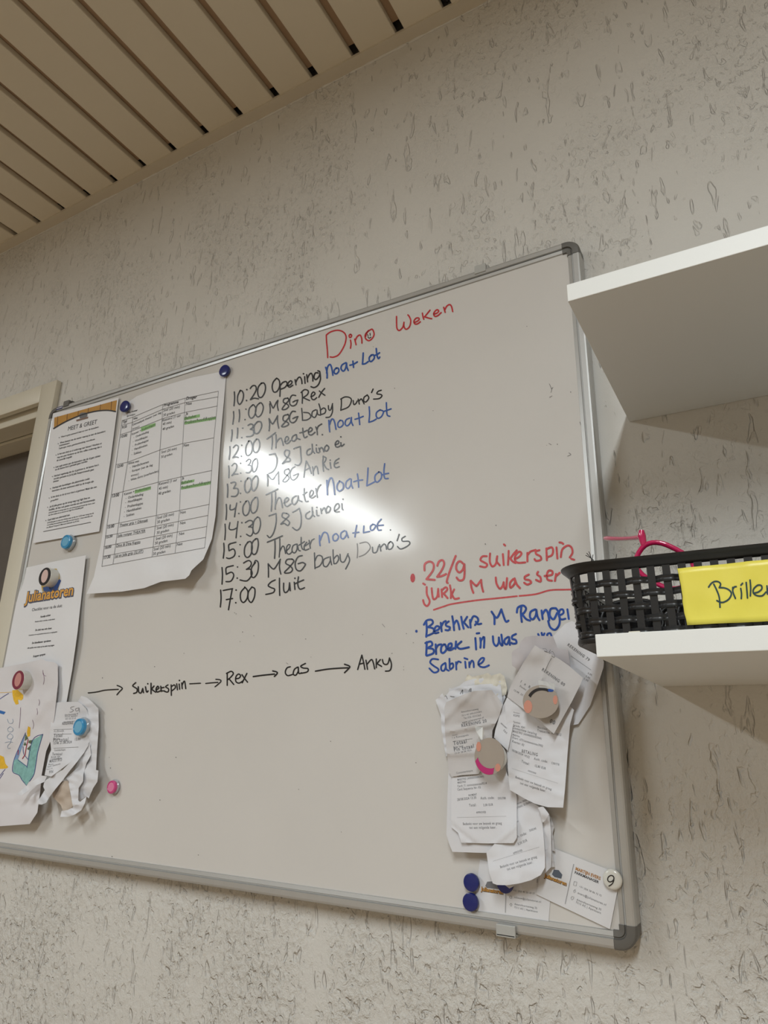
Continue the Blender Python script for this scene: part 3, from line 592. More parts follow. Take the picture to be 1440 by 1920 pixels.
print_poly(mg, sf, S(*Z3, [(765, 572), (885, 540), (882, 558), (768, 590)]), mat('print_brown2', (.2, .12, .09)), 'printed_clip', .0005)
print_poly(mg, sf, S(*Z3, [(795, 515), (820, 500), (865, 500), (878, 520), (870, 545), (800, 560)]), M_PRINTG, 'printed_clip', .00045)
text(mg, sf, 'MEET & GREET', *S(*Z3, [(680, 682), (968, 612)]), bold=0)
MG = [("Wees in geen antwoord naar en voor de bezoekers.", 610, 752, 990, 650), ("Wees bewust van de manier waarop je naar de bezoekers", 600, 812, 1055, 694), ("communiceert.", 592, 838, 700, 812), ("Taalhoogte, tempo, gezichtsuitdrukking, woordkeuze", 588, 868, 950, 772),
("Is het niet druk en al onderweg naar binnen? Wachten er", 578, 925, 1020, 815), ("nog een paar kinderen op de foto willen onderweg dan is", 573, 957, 1018, 848), ("dit natuurlijk mogelijk", 568, 988, 722, 947),
("Laat spijt weten aan de bezoekers dat de rij gaat sluiten", 557, 1053, 1005, 940), ("en de laatste foto's gemaakt gaan worden", 553, 1080, 875, 995), ("Herhaal regelmatig dat de rij gesloten is, de laatste foto's", 542, 1143, 990, 1030), ("worden gemaakt en Jul & Julia Kaaspromenade gaan", 537, 1172, 940, 1076), ("drinken", 533, 1200, 588, 1186),
("Herhaal alle handelingen die plaatsvinden zodat", 525, 1263, 898, 1168), ("bezoekers die later aankomen altijd op de hoogte zijn", 522, 1292, 938, 1195), ("Is het druk en de rij voor foto's al gesloten? Maak dan een", 512, 1355, 968, 1250), ("groepsfoto", 507, 1392, 585, 1370),
("Jul & Julia geven op de terug weg nog high fives en", 497, 1450, 900, 1358), ("knuffels, dit kan ook gezien worden als snel fotomomentje", 490, 1482, 950, 1380), ("Jul & Julia lopen nu terug maar als u uw camera gereed houdt dan kunt u snel", 488, 1508, 948, 1410), ("een foto maken als ze rond ze een high five of knuffel geeft", 485, 1533, 835, 1455),
("Geef altijd een alternatief aan.", 478, 1583, 702, 1530), ("Jul & Julia gaan nu even wat drinken maar zij zijn om 15:30 weer terug met de", 475, 1608, 938, 1512), ("voorstelling met aansluitend natuurlijk een meet & greet. U kunt natuurlijk ook", 470, 1632, 928, 1538), ("met Meneer Fotograaf of Mevrouw Suikerspin op de foto.", 467, 1657, 795, 1588)]
for s, x0, y0, x1, y1 in MG: text(mg, sf, s, *S(*Z3, [(x0, y0), (x1, y1)]), bold=.012)
b = MB()
for x, y in S(*Z3, [(595, 751), (585, 812), (563, 926), (543, 1050), (527, 1140), (508, 1262), (495, 1355), (480, 1447), (462, 1580)]): dot(b, x, y, .8, .8, sf)
b.build('printed_bullets', M_PRINT, mg)
lines(mg, sf, P(*Z3, "438,1690 910,1597"), .9, M_PRINT)

# --- laundry schedule ----------------------------------------------------------
Z4 = (160, 680, 4.364)
out = S(*Z4, [(318, 345), (420, 275), (560, 220), (700, 172), (880, 120), (1100, 76), (1152, 98), (1135, 300), (1108, 600), (1085, 950), (1066, 1250), (1036, 1440), (1008, 1510), (965, 1610), (905, 1665), (868, 1700), (850, 1740), (818, 1768), (740, 1778), (620, 1792), (480, 1845), (300, 1873), (120, 1885), (10, 1892), (70, 1752), (125, 1500), (175, 1200), (228, 880), (268, 620)])
ls, lf = sheet('schedule_sheet', out, M_PAPER, 'large white laundry timetable with green highlights, curling at its lower right', 'paper', h0=.0015,
    anchors=[(232, 762, 0), (418, 696, 0), (330, 720, .006), (280, 850, .008), (215, 950, .004), (390, 850, .003), (300, 960, .010), (396, 1010, .006), (398, 1035, .012), (375, 1068, .026), (352, 1084, .03), (300, 1090, .018), (240, 1108, .012), (166, 1112, .010), (200, 1060, .006), (300, 1040, .008)], step=7)
tb = "303,474 390,447 635,343 818,292 1090,234;297,514 385,490 635,382 816,328 1085,281;287,590 378,562 630,460 812,408 1080,356;252,835 348,815 612,715 798,662 1053,616;215,1080 310,1056 598,978 783,935 1035,883;178,1333 275,1313 583,1250 772,1210 1014,1160;165,1418 262,1400 575,1338 768,1298 1006,1250;152,1505 250,1485 562,1422 756,1386 998,1340;145,1585 240,1567 553,1510 744,1474 987,1430;137,1668 228,1650 548,1590 735,1560 977,1515"
tb += ";303,474 287,590 252,835 215,1080 178,1333 137,1668;390,447 378,562 348,815 310,1056 275,1313 228,1650;635,343 630,460 612,715 598,978 583,1250 548,1590;818,292 812,408 798,662 783,935 772,1210 735,1560;1090,234 1080,356 1053,616 1035,883 1014,1160 977,1515"
lines(ls, lf, P(*Z4, tb), .62, M_PRINTG, 'table_rule')
MH = mat('green_highlight', (.27, .50, .20), rough=.7)
for q in ([(455, 530), (575, 493), (575, 520), (458, 566)], [(812, 450), (938, 422), (938, 445), (812, 473)], [(812, 485), (1070, 443), (1068, 465), (812, 508)], [(405, 1045), (538, 1012), (536, 1038), (405, 1073)], [(785, 975), (895, 955), (890, 976), (785, 1000)], [(785, 1018), (1030, 970), (1028, 995), (785, 1040)]):
    b = MB(); poly_on(b, S(*Z4, q), lf, .0003, 7); b.build('highlighter_stroke', MH, ls)
for s, x0, y0, x1, y1, bo in [("Was rooster", 340, 418, 428, 395, 1), ("Sprookjes", 338, 445, 408, 428, 0), ("Tijd", 303, 500, 340, 488, 1), ("Wat", 393, 470, 428, 458, 1), ("Programma", 642, 360, 763, 330, 1), ("Droger", 826, 305, 912, 292, 1),
    ("9:35", 300, 542, 340, 530, 1), ("Dikmaakpak theater (van dag", 388, 518, 622, 415, 0), ("ervoor)", 386, 550, 443, 530, 0), ("Nee", 824, 350, 870, 343, 0),
    ("10:00", 290, 617, 342, 604, 1), ("Katoen + Pruikenkapjes", 382, 595, 574, 512, 0), ("-  Onderkleding", 395, 620, 520, 572, 0), ("-  Hoofdkapjes", 390, 655, 510, 612, 0), ("-  Pruikenkapjes", 388, 690, 518, 642, 0), ("-  Handdoeken", 382, 724, 508, 682, 0), ("-  Sokken", 378, 760, 458, 738, 0),
    ("Katoen2 (1 uur", 632, 483, 782, 440, 0), ("45 min)", 633, 514, 705, 495, 0), ("40 graden", 632, 555, 726, 528, 0), ("Ja", 820, 430, 840, 426, 0), ("Behalve:", 815, 468, 910, 446, 0), ("Pruiken/hoofdkapjes", 813, 505, 1065, 458, 0),
    ("12:00", 260, 862, 310, 850, 1), ("Witte was", 350, 837, 440, 812, 0), ("-  Handschoenen", 365, 867, 520, 820, 0), ("-  Romper (van de dag", 364, 902, 552, 845, 0), ("ervoor)", 374, 934, 438, 918, 0), ("-  Witte shirts (overhemden)", 354, 975, 598, 895, 0), ("Nee", 803, 690, 848, 683, 0),
    ("13:00", 220, 1104, 276, 1093, 1), ("Katoen + Pruikenkapjes", 318, 1087, 535, 1028, 0), ("-  Onderkleding", 330, 1120, 475, 1085, 0), ("-  Hoofdkapjes", 328, 1154, 465, 1120, 0), ("-  Pruikenkapjes", 325, 1192, 472, 1160, 0), ("-  Handdoeken", 318, 1230, 458, 1198, 0), ("-  Sokken", 315, 1267, 400, 1247, 0),
    ("Katoen2 (1 uur", 602, 1004, 752, 968, 0), ("45 min)", 602, 1042, 675, 1025, 0), ("40 graden", 598, 1084, 698, 1058, 0), ("Ja", 788, 958, 808, 954, 0), ("Behalve:", 785, 998, 880, 976, 0), ("Pruiken/hoofdkapjes", 785, 1037, 1028, 985, 0),
    ("15:00", 182, 1359, 236, 1347, 1), ("Theater grijs + Dikmaak", 280, 1342, 512, 1298, 0), ("15:30", 170, 1440, 222, 1428, 1), ("Julia romper THEATER", 265, 1427, 492, 1386, 0), ("16:00", 162, 1527, 213, 1514, 1), ("Dino & Dina Kapjes", 255, 1509, 450, 1476, 0), ("17:30", 152, 1609, 205, 1597, 1), ("Jul en Julia grijs (SLUIT)", 243, 1594, 474, 1553, 0)]:
    text(ls, lf, s, *S(*Z4, [(x0, y0), (x1, y1)]), bold=.02 if bo else .004)
for (x0, y0, x1, y1), (u0, v0, u1, v1) in (((638, 402, 772, 370), (638, 441, 733, 415)), ((622, 744, 748, 710), (620, 782, 712, 755)), ((588, 1282, 725, 1248), (588, 1317, 690, 1292)), ((585, 1367, 723, 1335), (585, 1404, 685, 1380)), ((576, 1454, 713, 1422), (570, 1490, 672, 1466)), ((560, 1540, 698, 1508), (555, 1577, 655, 1555))):
    text(ls, lf, "Snel (20 min)", *S(*Z4, [(x0, y0), (x1, y1)])); text(ls, lf, "30 graden", *S(*Z4, [(u0, v0), (u1, v1)]))
for q in ((778, 1240, 822, 1230), (776, 1327, 820, 1317), (768, 1414, 810, 1405), (750, 1502, 795, 1491)): text(ls, lf, "Nee", *S(*Z4, [q[:2], q[2:]]))
lines(ls, lf, P(*Z4, "280,1346 512,1302;265,1431 492,1390;255,1513 450,1480;243,1598 474,1557"), .45, M_PRINT, 'underline')

# --- checklist sheet -------------------------------------------------------------
Z5 = (0, 1020, 6.4)
ck, cf = sheet('checklist_sheet', S(*Z5, [(280, 290), (650, 210), (1030, 135), (985, 560), (930, 1060), (868, 1500), (805, 1860), (780, 2000), (-120, 2120), (45, 1480), (160, 880)]), M_PAPER,
    'white checklist sheet with an orange park wordmark, below the MEET & GREET sheet', 'paper', h0=.0012, anchors=[(44, 1066, 0), (100, 1060, .004), (160, 1042, .007), (140, 1200, .009), (126, 1310, .006), (20, 1250, .003), (80, 1180, .004)], step=9)
M_GOLD = mat('print_gold', (.72, .36, .06), rough=.6, var=.2, vscale=150); M_SLATE = mat('print_slate', (.07, .08, .13), rough=.6)
print_poly(ck, cf, S(*Z5, [(490, 470), (520, 350), (600, 300), (680, 295), (715, 360), (720, 470), (700, 560), (600, 585), (510, 570)]), mat('print_ochre', (.55, .38, .08)), 'printed_emblem', .0002)
print_poly(ck, cf, S(*Z5, [(515, 520), (640, 500), (715, 420), (735, 440), (690, 555), (600, 580), (525, 565)]), mat('print_blue', (.04, .10, .33), var=.3, vscale=300), 'printed_emblem', .00025)
text(ck, cf, "Julianatoren", *S(*Z5, [(292, 708), (884, 616)]), mm=M_SLATE, bold=.085, vs=1.02, name='wordmark_outline', lift=.0004)
text(ck, cf, "Julianatoren", *S(*Z5, [(300, 702), (876, 612)]), mm=M_GOLD, bold=.022, vs=1.0, name='wordmark', lift=.0007)
for s, x0, y0, x1, y1, bo in [("Checklist voor na de sluit:", 383, 808, 748, 756, 0), ("Rondje achter", 488, 885, 610, 862, .02), ("Rondom achter controles, rondje binnen", 422, 940, 660, 908, .02), ("De sluit was erin doen", 425, 1045, 620, 1020, .02), ("Controleren of er nog bezoekers binnen zijn en terugkoppelen", 345, 1103, 688, 1060, .02), ("De kleedkamer opruimen", 385, 1200, 610, 1170, .02), ("Alle spullen weer netjes op hun plek terug leggen", 330, 1258, 652, 1222, .02), ("Koppen sprayen", 400, 1360, 545, 1332, .02)]:
    text(ck, cf, s, *S(*Z5, [(x0, y0), (x1, y1)]), bold=bo)

# --- child's drawing ---------------------------------------------------------------
ZD = (0, 1240, 6.0)
dw, df = sheet('childs_drawing', S(*ZD, [(-240, 140), (0, 75), (260, 25), (475, -25), (520, 0), (610, 10), (650, 40), (652, 250), (632, 440), (615, 600), (575, 880), (520, 1010), (470, 1270), (455, 1440), (420, 1700), (335, 1830), (0, 1855), (-300, 1880), (-420, 1900), (-380, 900)]), mat('drawing_paper', (.68, .66, .68), rough=.8, var=.02), "child's felt-pen drawing on creased paper at the lower left edge of the board", 'drawing',
    h0=.012, anchors=[(40, 1278, -.008), (108, 1246, .004), (105, 1330, .002), (10, 1255, -.003), (80, 1245, .006), (90, 1400, 0), (60, 1540, .012), (-10, 1550, .008), (0, 1400, .0), (20, 1480, .004)], creases=[(0, 1415, 105, 1300, .003, 14), (25, 1560, 75, 1380, -.002, 12), (0, 1500, 110, 1490, .002, 10)], crumple=(.003, 50, 3), step=6)
def fill(poly, mm, lift=.0003): print_poly(dw, df, S(*ZD, poly), mm, 'crayon_fill', lift)
M_YEL = mat('crayon_yellow', (.75, .45, .03), var=.25, vscale=250, rough=.8); M_TEALC = mat('crayon_teal', (.22, .44, .42), var=.35, vscale=180, rough=.8); M_GRN = mat('crayon_green', (.10, .14, .07), var=.2, rough=.8)
M_LBL = mat('crayon_blue', (.20, .32, .52), var=.3, vscale=180, rough=.8); M_PENB = mat('pen_navy', (.04, .05, .22), rough=.7); M_PENG = mat('pen_bluegrey', (.28, .36, .46), rough=.7)
fill([(485, 820), (430, 1010), (385, 1270), (300, 1395), (215, 1280), (145, 1240), (160, 1110), (205, 1100), (305, 1180), (330, 1000), (370, 885)], M_TEALC)
fill([(290, 810), (225, 950), (160, 1110), (205, 1100), (262, 930)], M_LBL)
fill([(140, 325), (200, 320), (265, 380), (262, 420), (240, 440), (205, 430), (212, 480), (180, 488), (155, 440), (143, 380)], M_YEL)
fill([(0, 1055), (45, 1075), (62, 1150), (95, 1190), (75, 1205), (0, 1210)], M_YEL); fill([(318, 730), (345, 745), (340, 840), (310, 852), (305, 790)], M_YEL)
for q in ([(290, 815), (320, 870), (280, 895)], [(282, 905), (305, 945), (265, 945)], [(370, 885), (330, 890), (320, 915), (355, 930)], [(350, 940), (305, 985), (345, 1010)]): fill(q, M_GRN, .0004)
fill([(0, 550), (65, 570), (45, 598), (0, 585)], mat('crayon_deepblue', (.03, .14, .42), rough=.8))
lines(dw, df, P(*ZD, "290,805 225,950 160,1110 145,1240 215,1280 250,1335 300,1395;485,820 430,1010 410,1130 385,1270 335,1350;485,820 370,885 310,1170 300,1178 205,1110;262,960 270,1040 320,1105"), 1.1, M_PENB, 'felt_pen_line', True)
lines(dw, df, P(*ZD, "0,425 50,390 100,360;0,1290 30,1250 60,1215;0,1320 40,1260"), 1.0, M_PENB, 'felt_pen_line', True)
lines(dw, df, P(*ZD, "0,352 60,350 150,345"), .7, M_YEL, 'felt_pen_line', True)
lines(dw, df, P(*ZD, "320,880 300,960 285,1050;255,1095 285,1050;210,1000 205,1050"), 1.5, mat('crayon_darkred', (.35, .03, .06), rough=.8), 'felt_pen_line', True)
lines(dw, df, P(*ZD, "85,650 100,690 130,700 150,680 145,650;115,735 90,760 100,790 140,790 150,760 120,735;115,810 85,840 95,870 135,870 148,840 118,810;60,915 100,905 145,910;130,870 120,915 90,950 95,980 120,975"), .8, M_PENG, 'felt_pen_line', True)
lines(dw, df, P(*ZD, "485,100 490,150 520,165;490,130 500,200 490,260;440,430 448,460 440,495;418,530 425,570 420,600;368,660 382,710 372,760;235,520 230,640 218,750"), .6, mat('pen_plum', (.20, .10, .18), rough=.8), 'felt_pen_line', True)

# --- left receipts under the clear blue magnet -------------------------------------
ZL = (85, 1290, 7.683)
def R(label, pts, mm, **k): return sheet('receipt', S(*k.pop('z'), pts), mm, label, 'receipt', **k)
R('narrow back receipt of the left bundle, its folded top curling over to the right', [(470, 190), (520, 112), (600, 140), (690, 215), (765, 300), (770, 560), (745, 900), (730, 1180), (765, 1190), (750, 1350), (690, 1440), (625, 1590), (590, 1560), (480, 1640), (470, 1500), (540, 1350), (560, 900), (600, 300)], M_THERM, z=ZL, h0=.005, anchors=[(160, 1310, .006), (180, 1340, .004), (184, 1400, .008), (178, 1470, .016), (160, 1495, .012), (150, 1400, 0)], crumple=(.006, 16, 5), step=4, group=None)
R('crinkled white receipt hanging lowest in the left bundle', [(640, 800), (660, 960), (590, 1090), (548, 1250), (545, 1340), (480, 1440), (475, 1620), (500, 1640), (595, 1560), (570, 1660), (520, 1760), (430, 1820), (330, 1855), (215, 1858), (235, 1770), (320, 1760), (400, 1720), (385, 1640), (330, 1340), (300, 1300), (460, 1150), (560, 930)], M_THERM, z=ZL, h0=.012, anchors=[(165, 1400, 0), (150, 1460, .012), (150, 1510, .018), (118, 1530, .022), (160, 1440, .004)], crumple=(.012, 14, 11), step=3.5)
R('browned crumpled receipt behind the curled one at lower left', [(250, 1340), (330, 1335), (345, 1420), (360, 1530), (400, 1690), (365, 1745), (310, 1785), (250, 1760), (225, 1690), (110, 1570), (100, 1510), (180, 1400)], M_TAN, z=ZL, h0=.022, anchors=[(115, 1490, .006), (130, 1500, .0), (100, 1490, 0), (120, 1515, .002)], crumple=(.008, 18, 8), step=3.5)
rl, rf = R('front receipt of the left bundle, held by the clear blue magnet and curling outwards', [(100, 215), (250, 200), (420, 200), (470, 200), (520, 230), (590, 300), (650, 460), (668, 560), (655, 690), (630, 790), (560, 870), (520, 900), (440, 960), (350, 1080), (200, 1190), (85, 1275), (-10, 1255), (30, 1070), (55, 960), (85, 895), (75, 800), (60, 700), (75, 560)], M_THERM, z=ZL, h0=.008, anchors=[(147, 1364, 0), (100, 1320, .004), (150, 1318, .006), (168, 1360, -.002), (160, 1400, .002), (97, 1405, .006), (96, 1410, .010), (120, 1440, .016), (84, 1450, .022), (92, 1458, .024)], creases=[(95, 1363, 165, 1345, .0015, 8)], step=4)
sheet('curled_end', S(*ZL, [(520, 885), (630, 800), (560, 930), (460, 1060), (330, 1220), (250, 1330), (150, 1450), (60, 1570), (35, 1560), (-30, 1420), (-10, 1340), (85, 1275), (250, 1180), (350, 1080), (440, 960)], ), M_THERM, None, h0=.026, anchors=[(160, 1400, -.012), (130, 1440, .002), (100, 1480, .010), (84, 1470, .0), (95, 1456, .0)], step=4, parent=rl)
sheet('curled_end', S(*ZD, [(455, 1285), (530, 1290), (500, 1355), (400, 1400), (245, 1508), (185, 1500), (300, 1400)]), M_THERM, None, h0=.020, anchors=[(78, 1455, .006), (35, 1490, .022), (60, 1475, .012)], step=4, parent=rl)
sheet('curled_end', S(*ZD, [(555, 1530), (520, 1590), (470, 1612), (400, 1605), (455, 1530), (520, 1420)]), M_THERM, None, h0=.018, anchors=[(90, 1490, .004), (68, 1508, .016)], step=4, parent=rl)
for s, x0, y0, x1, y1, bo in [("Amersfoortseweg 35", 280, 398, 472, 380, .01), ("7313 AC Apeldoorn", 282, 422, 465, 408, .01), ("055 355 32 65", 290, 458, 440, 445, 0), ("www.julianatoren.nl", 262, 497, 420, 485, .02), ("REKENING", 245, 530, 400, 522, .03), ("4 x Broodje", 125, 640, 270, 628, 0), ("Totaal", 120, 712, 248, 702, .02), ("Btw laag", 116, 745, 205, 740, .02), ("Pin totaal", 115, 778, 330, 765, .01), ("15:46 21.08.2024", 120, 812, 380, 795, .02), ("12,00", 428, 757, 506, 750, .01), ("Customerkopie", 130, 908, 290, 900, .01), ("Terminal: ", 100, 972, 250, 968, .01), ("Periode: 4241", 85, 1005, 215, 1000, .01), ("Contactloos", 78, 1040, 240, 1025, .01), ("MAESTRO", 62, 1078, 240, 1050, .01), ("Maestro", 50, 1112, 118, 1105, .01), ("Kaart: xxxxxxxxx", 36, 1148, 220, 1100, .01), ("Kaartnr: 02", 22, 1180, 105, 1165, .01), ("PIN", 58, 1232, 112, 1222, .01)]:
    text(rl, rf, s, *S(*ZL, [(x0, y0), (x1, y1)]), mm=M_PRINTG, bold=bo)
lines(rl, rf, P(*ZL, "125,600 385,590;125,665 380,660;125,868 480,850"), .5, M_PRINTG); lines(rl, rf, P(*ZL, "420,265 370,280 380,305 410,320 380,345 355,345;490,285 440,300 445,330 480,320 490,290 495,350"), .6, M_PRINTG, 'pencil_mark', True)

# --- business cards ------------------------------------------------------------------
Z7 = (860, 1560, 4.0)
c2, c2f = sheet('business_card', S(*Z7, [(160, 208), (700, 330), (672, 703), (112, 592)]), M_CARD, 'business card with blue magnets at its left edge, touching the bottom frame', 'card', h0=.0006, step=12, solid=.0004)
c1, c1f = sheet('business_card', S(*Z7, [(655, 100), (1215, 318), (1135, 729), (583, 468)]), M_CARD, 'tilted parkmanager business card under the white number 9 magnet', 'card', h0=.0026, step=12, solid=.0004)
M_BRN = mat('print_brownorange', (.42, .20, .06)); M_DBR = mat('print_darkbrown', (.07, .04, .03))
text(c1, c1f, "MARTIJN EVERS", *S(*Z7, [(876, 284), (1063, 360)]), mm=M_BRN, bold=.03, vs=1.15)
text(c1, c1f, "PARKMANAGER", *S(*Z7, [(870, 310), (1050, 386)]), mm=M_PRINT, bold=.02)
text(c1, c1f, "+31 (0)6 58 86 73 75", *S(*Z7, [(905, 412), (1070, 484)]), mm=M_PRINTG, bold=.01)
text(c1, c1f, "evers@julianatoren.nl", *S(*Z7, [(893, 462), (1105, 554)]), mm=M_PRINTG, bold=.01)
text(c1, c1f, "Amersfoortseweg 35", *S(*Z7, [(885, 512), (1068, 588)]), mm=M_PRINTG, bold=.01); text(c1, c1f, "7313 AC | Apeldoorn", *S(*Z7, [(879, 532), (1066, 614)]), mm=M_PRINTG, bold=.01)
lines(c1, c1f, P(*Z7, "864,240 800,538"), .8, M_PRINTG); lines(c1, c1f, P(*Z7, "868,370 888,374 882,404 862,398 868,370;875,430 863,440 866,452 878,448 875,430;853,482 843,492 850,508 862,500 866,486 853,482"), .6, M_PRINTG, 'printed_icon')
text(c1, c1f, "Julianatoren", *S(*Z7, [(640, 338), (810, 405)]), mm=M_DBR, bold=.07, vs=1.1, name='wordmark_outline', lift=.0003); text(c1, c1f, "Julianatoren", *S(*Z7, [(642, 336), (807, 401)]), mm=M_GOLD, bold=.01, vs=1.1, name='wordmark', lift=.0005)
print_poly(c1, c1f, S(*Z7, [(700, 318), (715, 282), (750, 285), (778, 320), (770, 350), (720, 338)]), mat('print_slategrey', (.10, .12, .16)), 'printed_emblem', .0002)
text(c2, c2f, "Julianatoren", *S(*Z7, [(167, 440), (336, 468)]), mm=M_DBR, bold=.07, vs=1.1, name='wordmark_outline', lift=.0003); text(c2, c2f, "Julianatoren", *S(*Z7, [(169, 438), (334, 465)]), mm=M_GOLD, bold=.01, vs=1.1, name='wordmark', lift=.0005)
print_poly(c2, c2f, S(*Z7, [(200, 405), (215, 372), (250, 370), (290, 400), (300, 428), (215, 420)]), M_PRINTG, 'printed_emblem', .0002)
text(c2, c2f, "+31 (0)6 45 30 09 57", *S(*Z7, [(412, 444), (572, 468)]), mm=M_PRINTG, bold=.01); text(c2, c2f, "schouw@julianatoren.nl", *S(*Z7, [(418, 495), (618, 530)]), mm=M_PRINTG, bold=.01)
text(c2, c2f, "Amersfoortseweg 35", *S(*Z7, [(420, 546), (588, 577)]), mm=M_PRINTG, bold=.01); text(c2, c2f, "7313 AC | Apeldoorn", *S(*Z7, [(419, 570), (592, 604)]), mm=M_PRINTG, bold=.01)
lines(c2, c2f, P(*Z7, "356,440 352,602;592,352 590,380"), .8, M_PRINTG); lines(c2, c2f, P(*Z7, "392,478 383,487 388,498 400,495 400,482 392,478;393,533 384,543 393,556 402,545 393,533"), .6, M_PRINTG, 'printed_icon')

# --- right receipts --------------------------------------------------------------------
ZR = (800, 1180, 4.235); ZS = (800, 1400, 4.235); ZT = (800, 1230, 9.0); ZU = (940, 1170, 7.2); ZV = (950, 1480, 9.6)
# stack edges low in the middle
R('rearmost receipt of the middle stack, only its right edge showing', [(670, 310), (760, 420), (860, 680), (845, 720), (830, 800), (870, 1120), (820, 1100), (865, 1400), (700, 1400), (500, 600)], M_OLDSHADE, z=ZV, h0=.004, anchors=[(1036, 1560, .002), (1030, 1600, .003)], crumple=(.004, 14, 21), step=4)
R('second receipt of the middle stack, curling at its lower right', [(560, 330), (700, 380), (770, 480), (800, 760), (805, 1300), (800, 1400), (700, 1500), (560, 1560), (400, 1600), (50, 1785), (-60, 1700), (300, 900)], M_THERM, z=ZV, h0=.007, anchors=[(1030, 1620, .004), (990, 1650, .010)], crumple=(.003, 20, 22), step=4)
rm, rmf = R('hanging middle receipt with 5,30 EUR, its lower end curling forward', [(690, 350), (720, 370), (900, 480), (915, 560), (928, 700), (940, 860), (940, 960), (905, 1020), (830, 1060), (740, 1085), (640, 1100), (560, 1098), (525, 1085), (498, 1000), (475, 845), (600, 700)], M_THERM, z=ZS, h0=.012, anchors=[(960, 1500, -.002), (1010, 1540, .002), (1015, 1600, .006), (1000, 1645, .014), (950, 1658, .020), (925, 1640, .018), (915, 1605, .012), (960, 1580, .006)], crumple=(.002, 28, 23), step=4)
sheet('folded_corner', S(*ZV, [(560, 330), (655, 303), (765, 450), (700, 560), (650, 600), (630, 540), (600, 400)]), M_THERM, None, h0=.019, anchors=[(1020, 1515, .004), (1018, 1540, .001), (1028, 1528, .008)], step=4, parent=rm)
sheet('folded_corner', S(*ZV, [(655, 625), (720, 560), (740, 900), (755, 1070), (680, 1100)]), M_THERM, None, h0=.0125, step=4, parent=rm)
for s, x0, y0, x1, y1, bo in [("Transactie: 24200", 690, 470, 800, 428, .01), ("Merchant: 01064200", 690, 503, 850, 440, .01), ("MAESTRO", 690, 615, 732, 595, .01), ("Auth. code:", 690, 735, 796, 695, .01), ("D00240", 820, 674, 872, 655, .01), ("5,30 EUR", 730, 782, 802, 750, .01), ("APPROVED", 690, 855, 762, 828, .01), ("-----------------------------------", 530, 912, 895, 800, .01), ("Bedankt voor uw bezoek en graag", 588, 964, 877, 882, .01), ("tot een volgende keer.", 642, 983, 845, 925, .01)]:
    text(rm, rmf, s, *S(*ZS, [(x0, y0), (x1, y1)]), mm=M_PRINTG, bold=bo, vs=1.25 if '---' not in s else .5)
# left cluster
R('cream torn receipt at the very back of the torn stack below the blue note', [(640, 420), (690, 310), (770, 350), (960, 310), (1030, 285), (1090, 330), (1240, 290), (1310, 340), (1360, 540), (1340, 650), (1200, 700), (900, 640)], M_CREAM, z=ZT, h0=.0035, anchors=[(925, 1270, .004), (880, 1275, .002)], crumple=(.006, 15, 31), step=4)
R('torn white receipt with pen marks, behind the long left receipts', [(375, 540), (420, 550), (560, 500), (640, 430), (780, 390), (1000, 370), (1090, 440), (1250, 420), (1330, 700), (1280, 830), (700, 900), (380, 760)], M_THERM, z=ZT, h0=.006, crumple=(.004, 22, 32), step=4)
rk, rkf = R('crinkled receipt sticking out at the left side of the torn stack', [(150, 745), (265, 630), (300, 700), (380, 600), (600, 520), (900, 480), (1080, 470), (1250, 480), (1290, 820), (1150, 1200), (400, 1600), (330, 1700), (300, 1560), (250, 1240), (240, 1000)], M_THERM, z=ZT, h0=.0085, crumple=(.006, 17, 33), step=4)
lines(rk, rkf, P(*ZT, "310,680 330,675 352,725;400,680 470,690;570,640 590,600 608,570 608,640;715,600 730,560 745,545;740,560 740,600;755,550 750,600"), .7, M_INK, 'pen_mark', True)
R('white receipt showing below the long left receipt', [(175, 170), (165, 400), (157, 700), (178, 770), (205, 835), (400, 842), (675, 848), (682, 765), (500, 300)], M_THERM, z=ZS, h0=.012, anchors=[(845, 1590, .004), (955, 1598, .004)], step=5)
rg, rgf = R('long left receipt with 3,00 EUR reaching lower than its neighbours', [(185, 120), (300, 120), (600, 60), (640, 220), (700, 340), (716, 400), (716, 600), (717, 722), (690, 765), (480, 768), (275, 762), (250, 685), (197, 640), (195, 400), (205, 190)], M_THERM, z=ZS, h0=.016, anchors=[(940, 1455, .004), (900, 1420, 0), (860, 1570, .006), (960, 1575, .007), (968, 1500, -.004), (900, 1540, .003)], creases=[(928, 1582, 968, 1548, .002, 6), (862, 1560, 890, 1582, -.002, 6)], step=5)
for s, x0, y0, x1, y1, bo in [("Terminal:", 248, 190, 315, 180, .01), ("Period: 4241", 247, 219, 355, 198, .01), ("Contactless payment", 247, 243, 412, 218, .01), ("MAESTRO (A0000000043060)", 247, 270, 455, 243, .01), ("MAESTRO", 248, 293, 312, 285, .02), ("Card: ??: xxxxxxxxxxxx9514", 247, 322, 478, 298, .01), ("Card Sequence Nr: 02", 247, 349, 430, 330, .01), ("PAYMENT", 335, 394, 400, 385, .02), ("28/08/2024 13:30", 245, 430, 395, 412, .01), ("Auth. code:", 430, 418, 538, 414, .01), ("D0U788", 568, 418, 628, 416, .01), ("Total:", 340, 477, 395, 471, .01), ("3,00 EUR", 452, 473, 528, 468, .01), ("APPROVED", 395, 530, 472, 526, .02), ("-----------------------------------", 243, 566, 632, 556, .01), ("Bedankt voor uw bezoek en graag", 290, 622, 597, 616, .01), ("tot een volgende keer.", 340, 652, 553, 650, .01)]:
    text(rg, rgf, s, *S(*ZS, [(x0, y0), (x1, y1)]), mm=M_PRINTG, bold=bo, vs=1.25 if '---' not in s else .5)
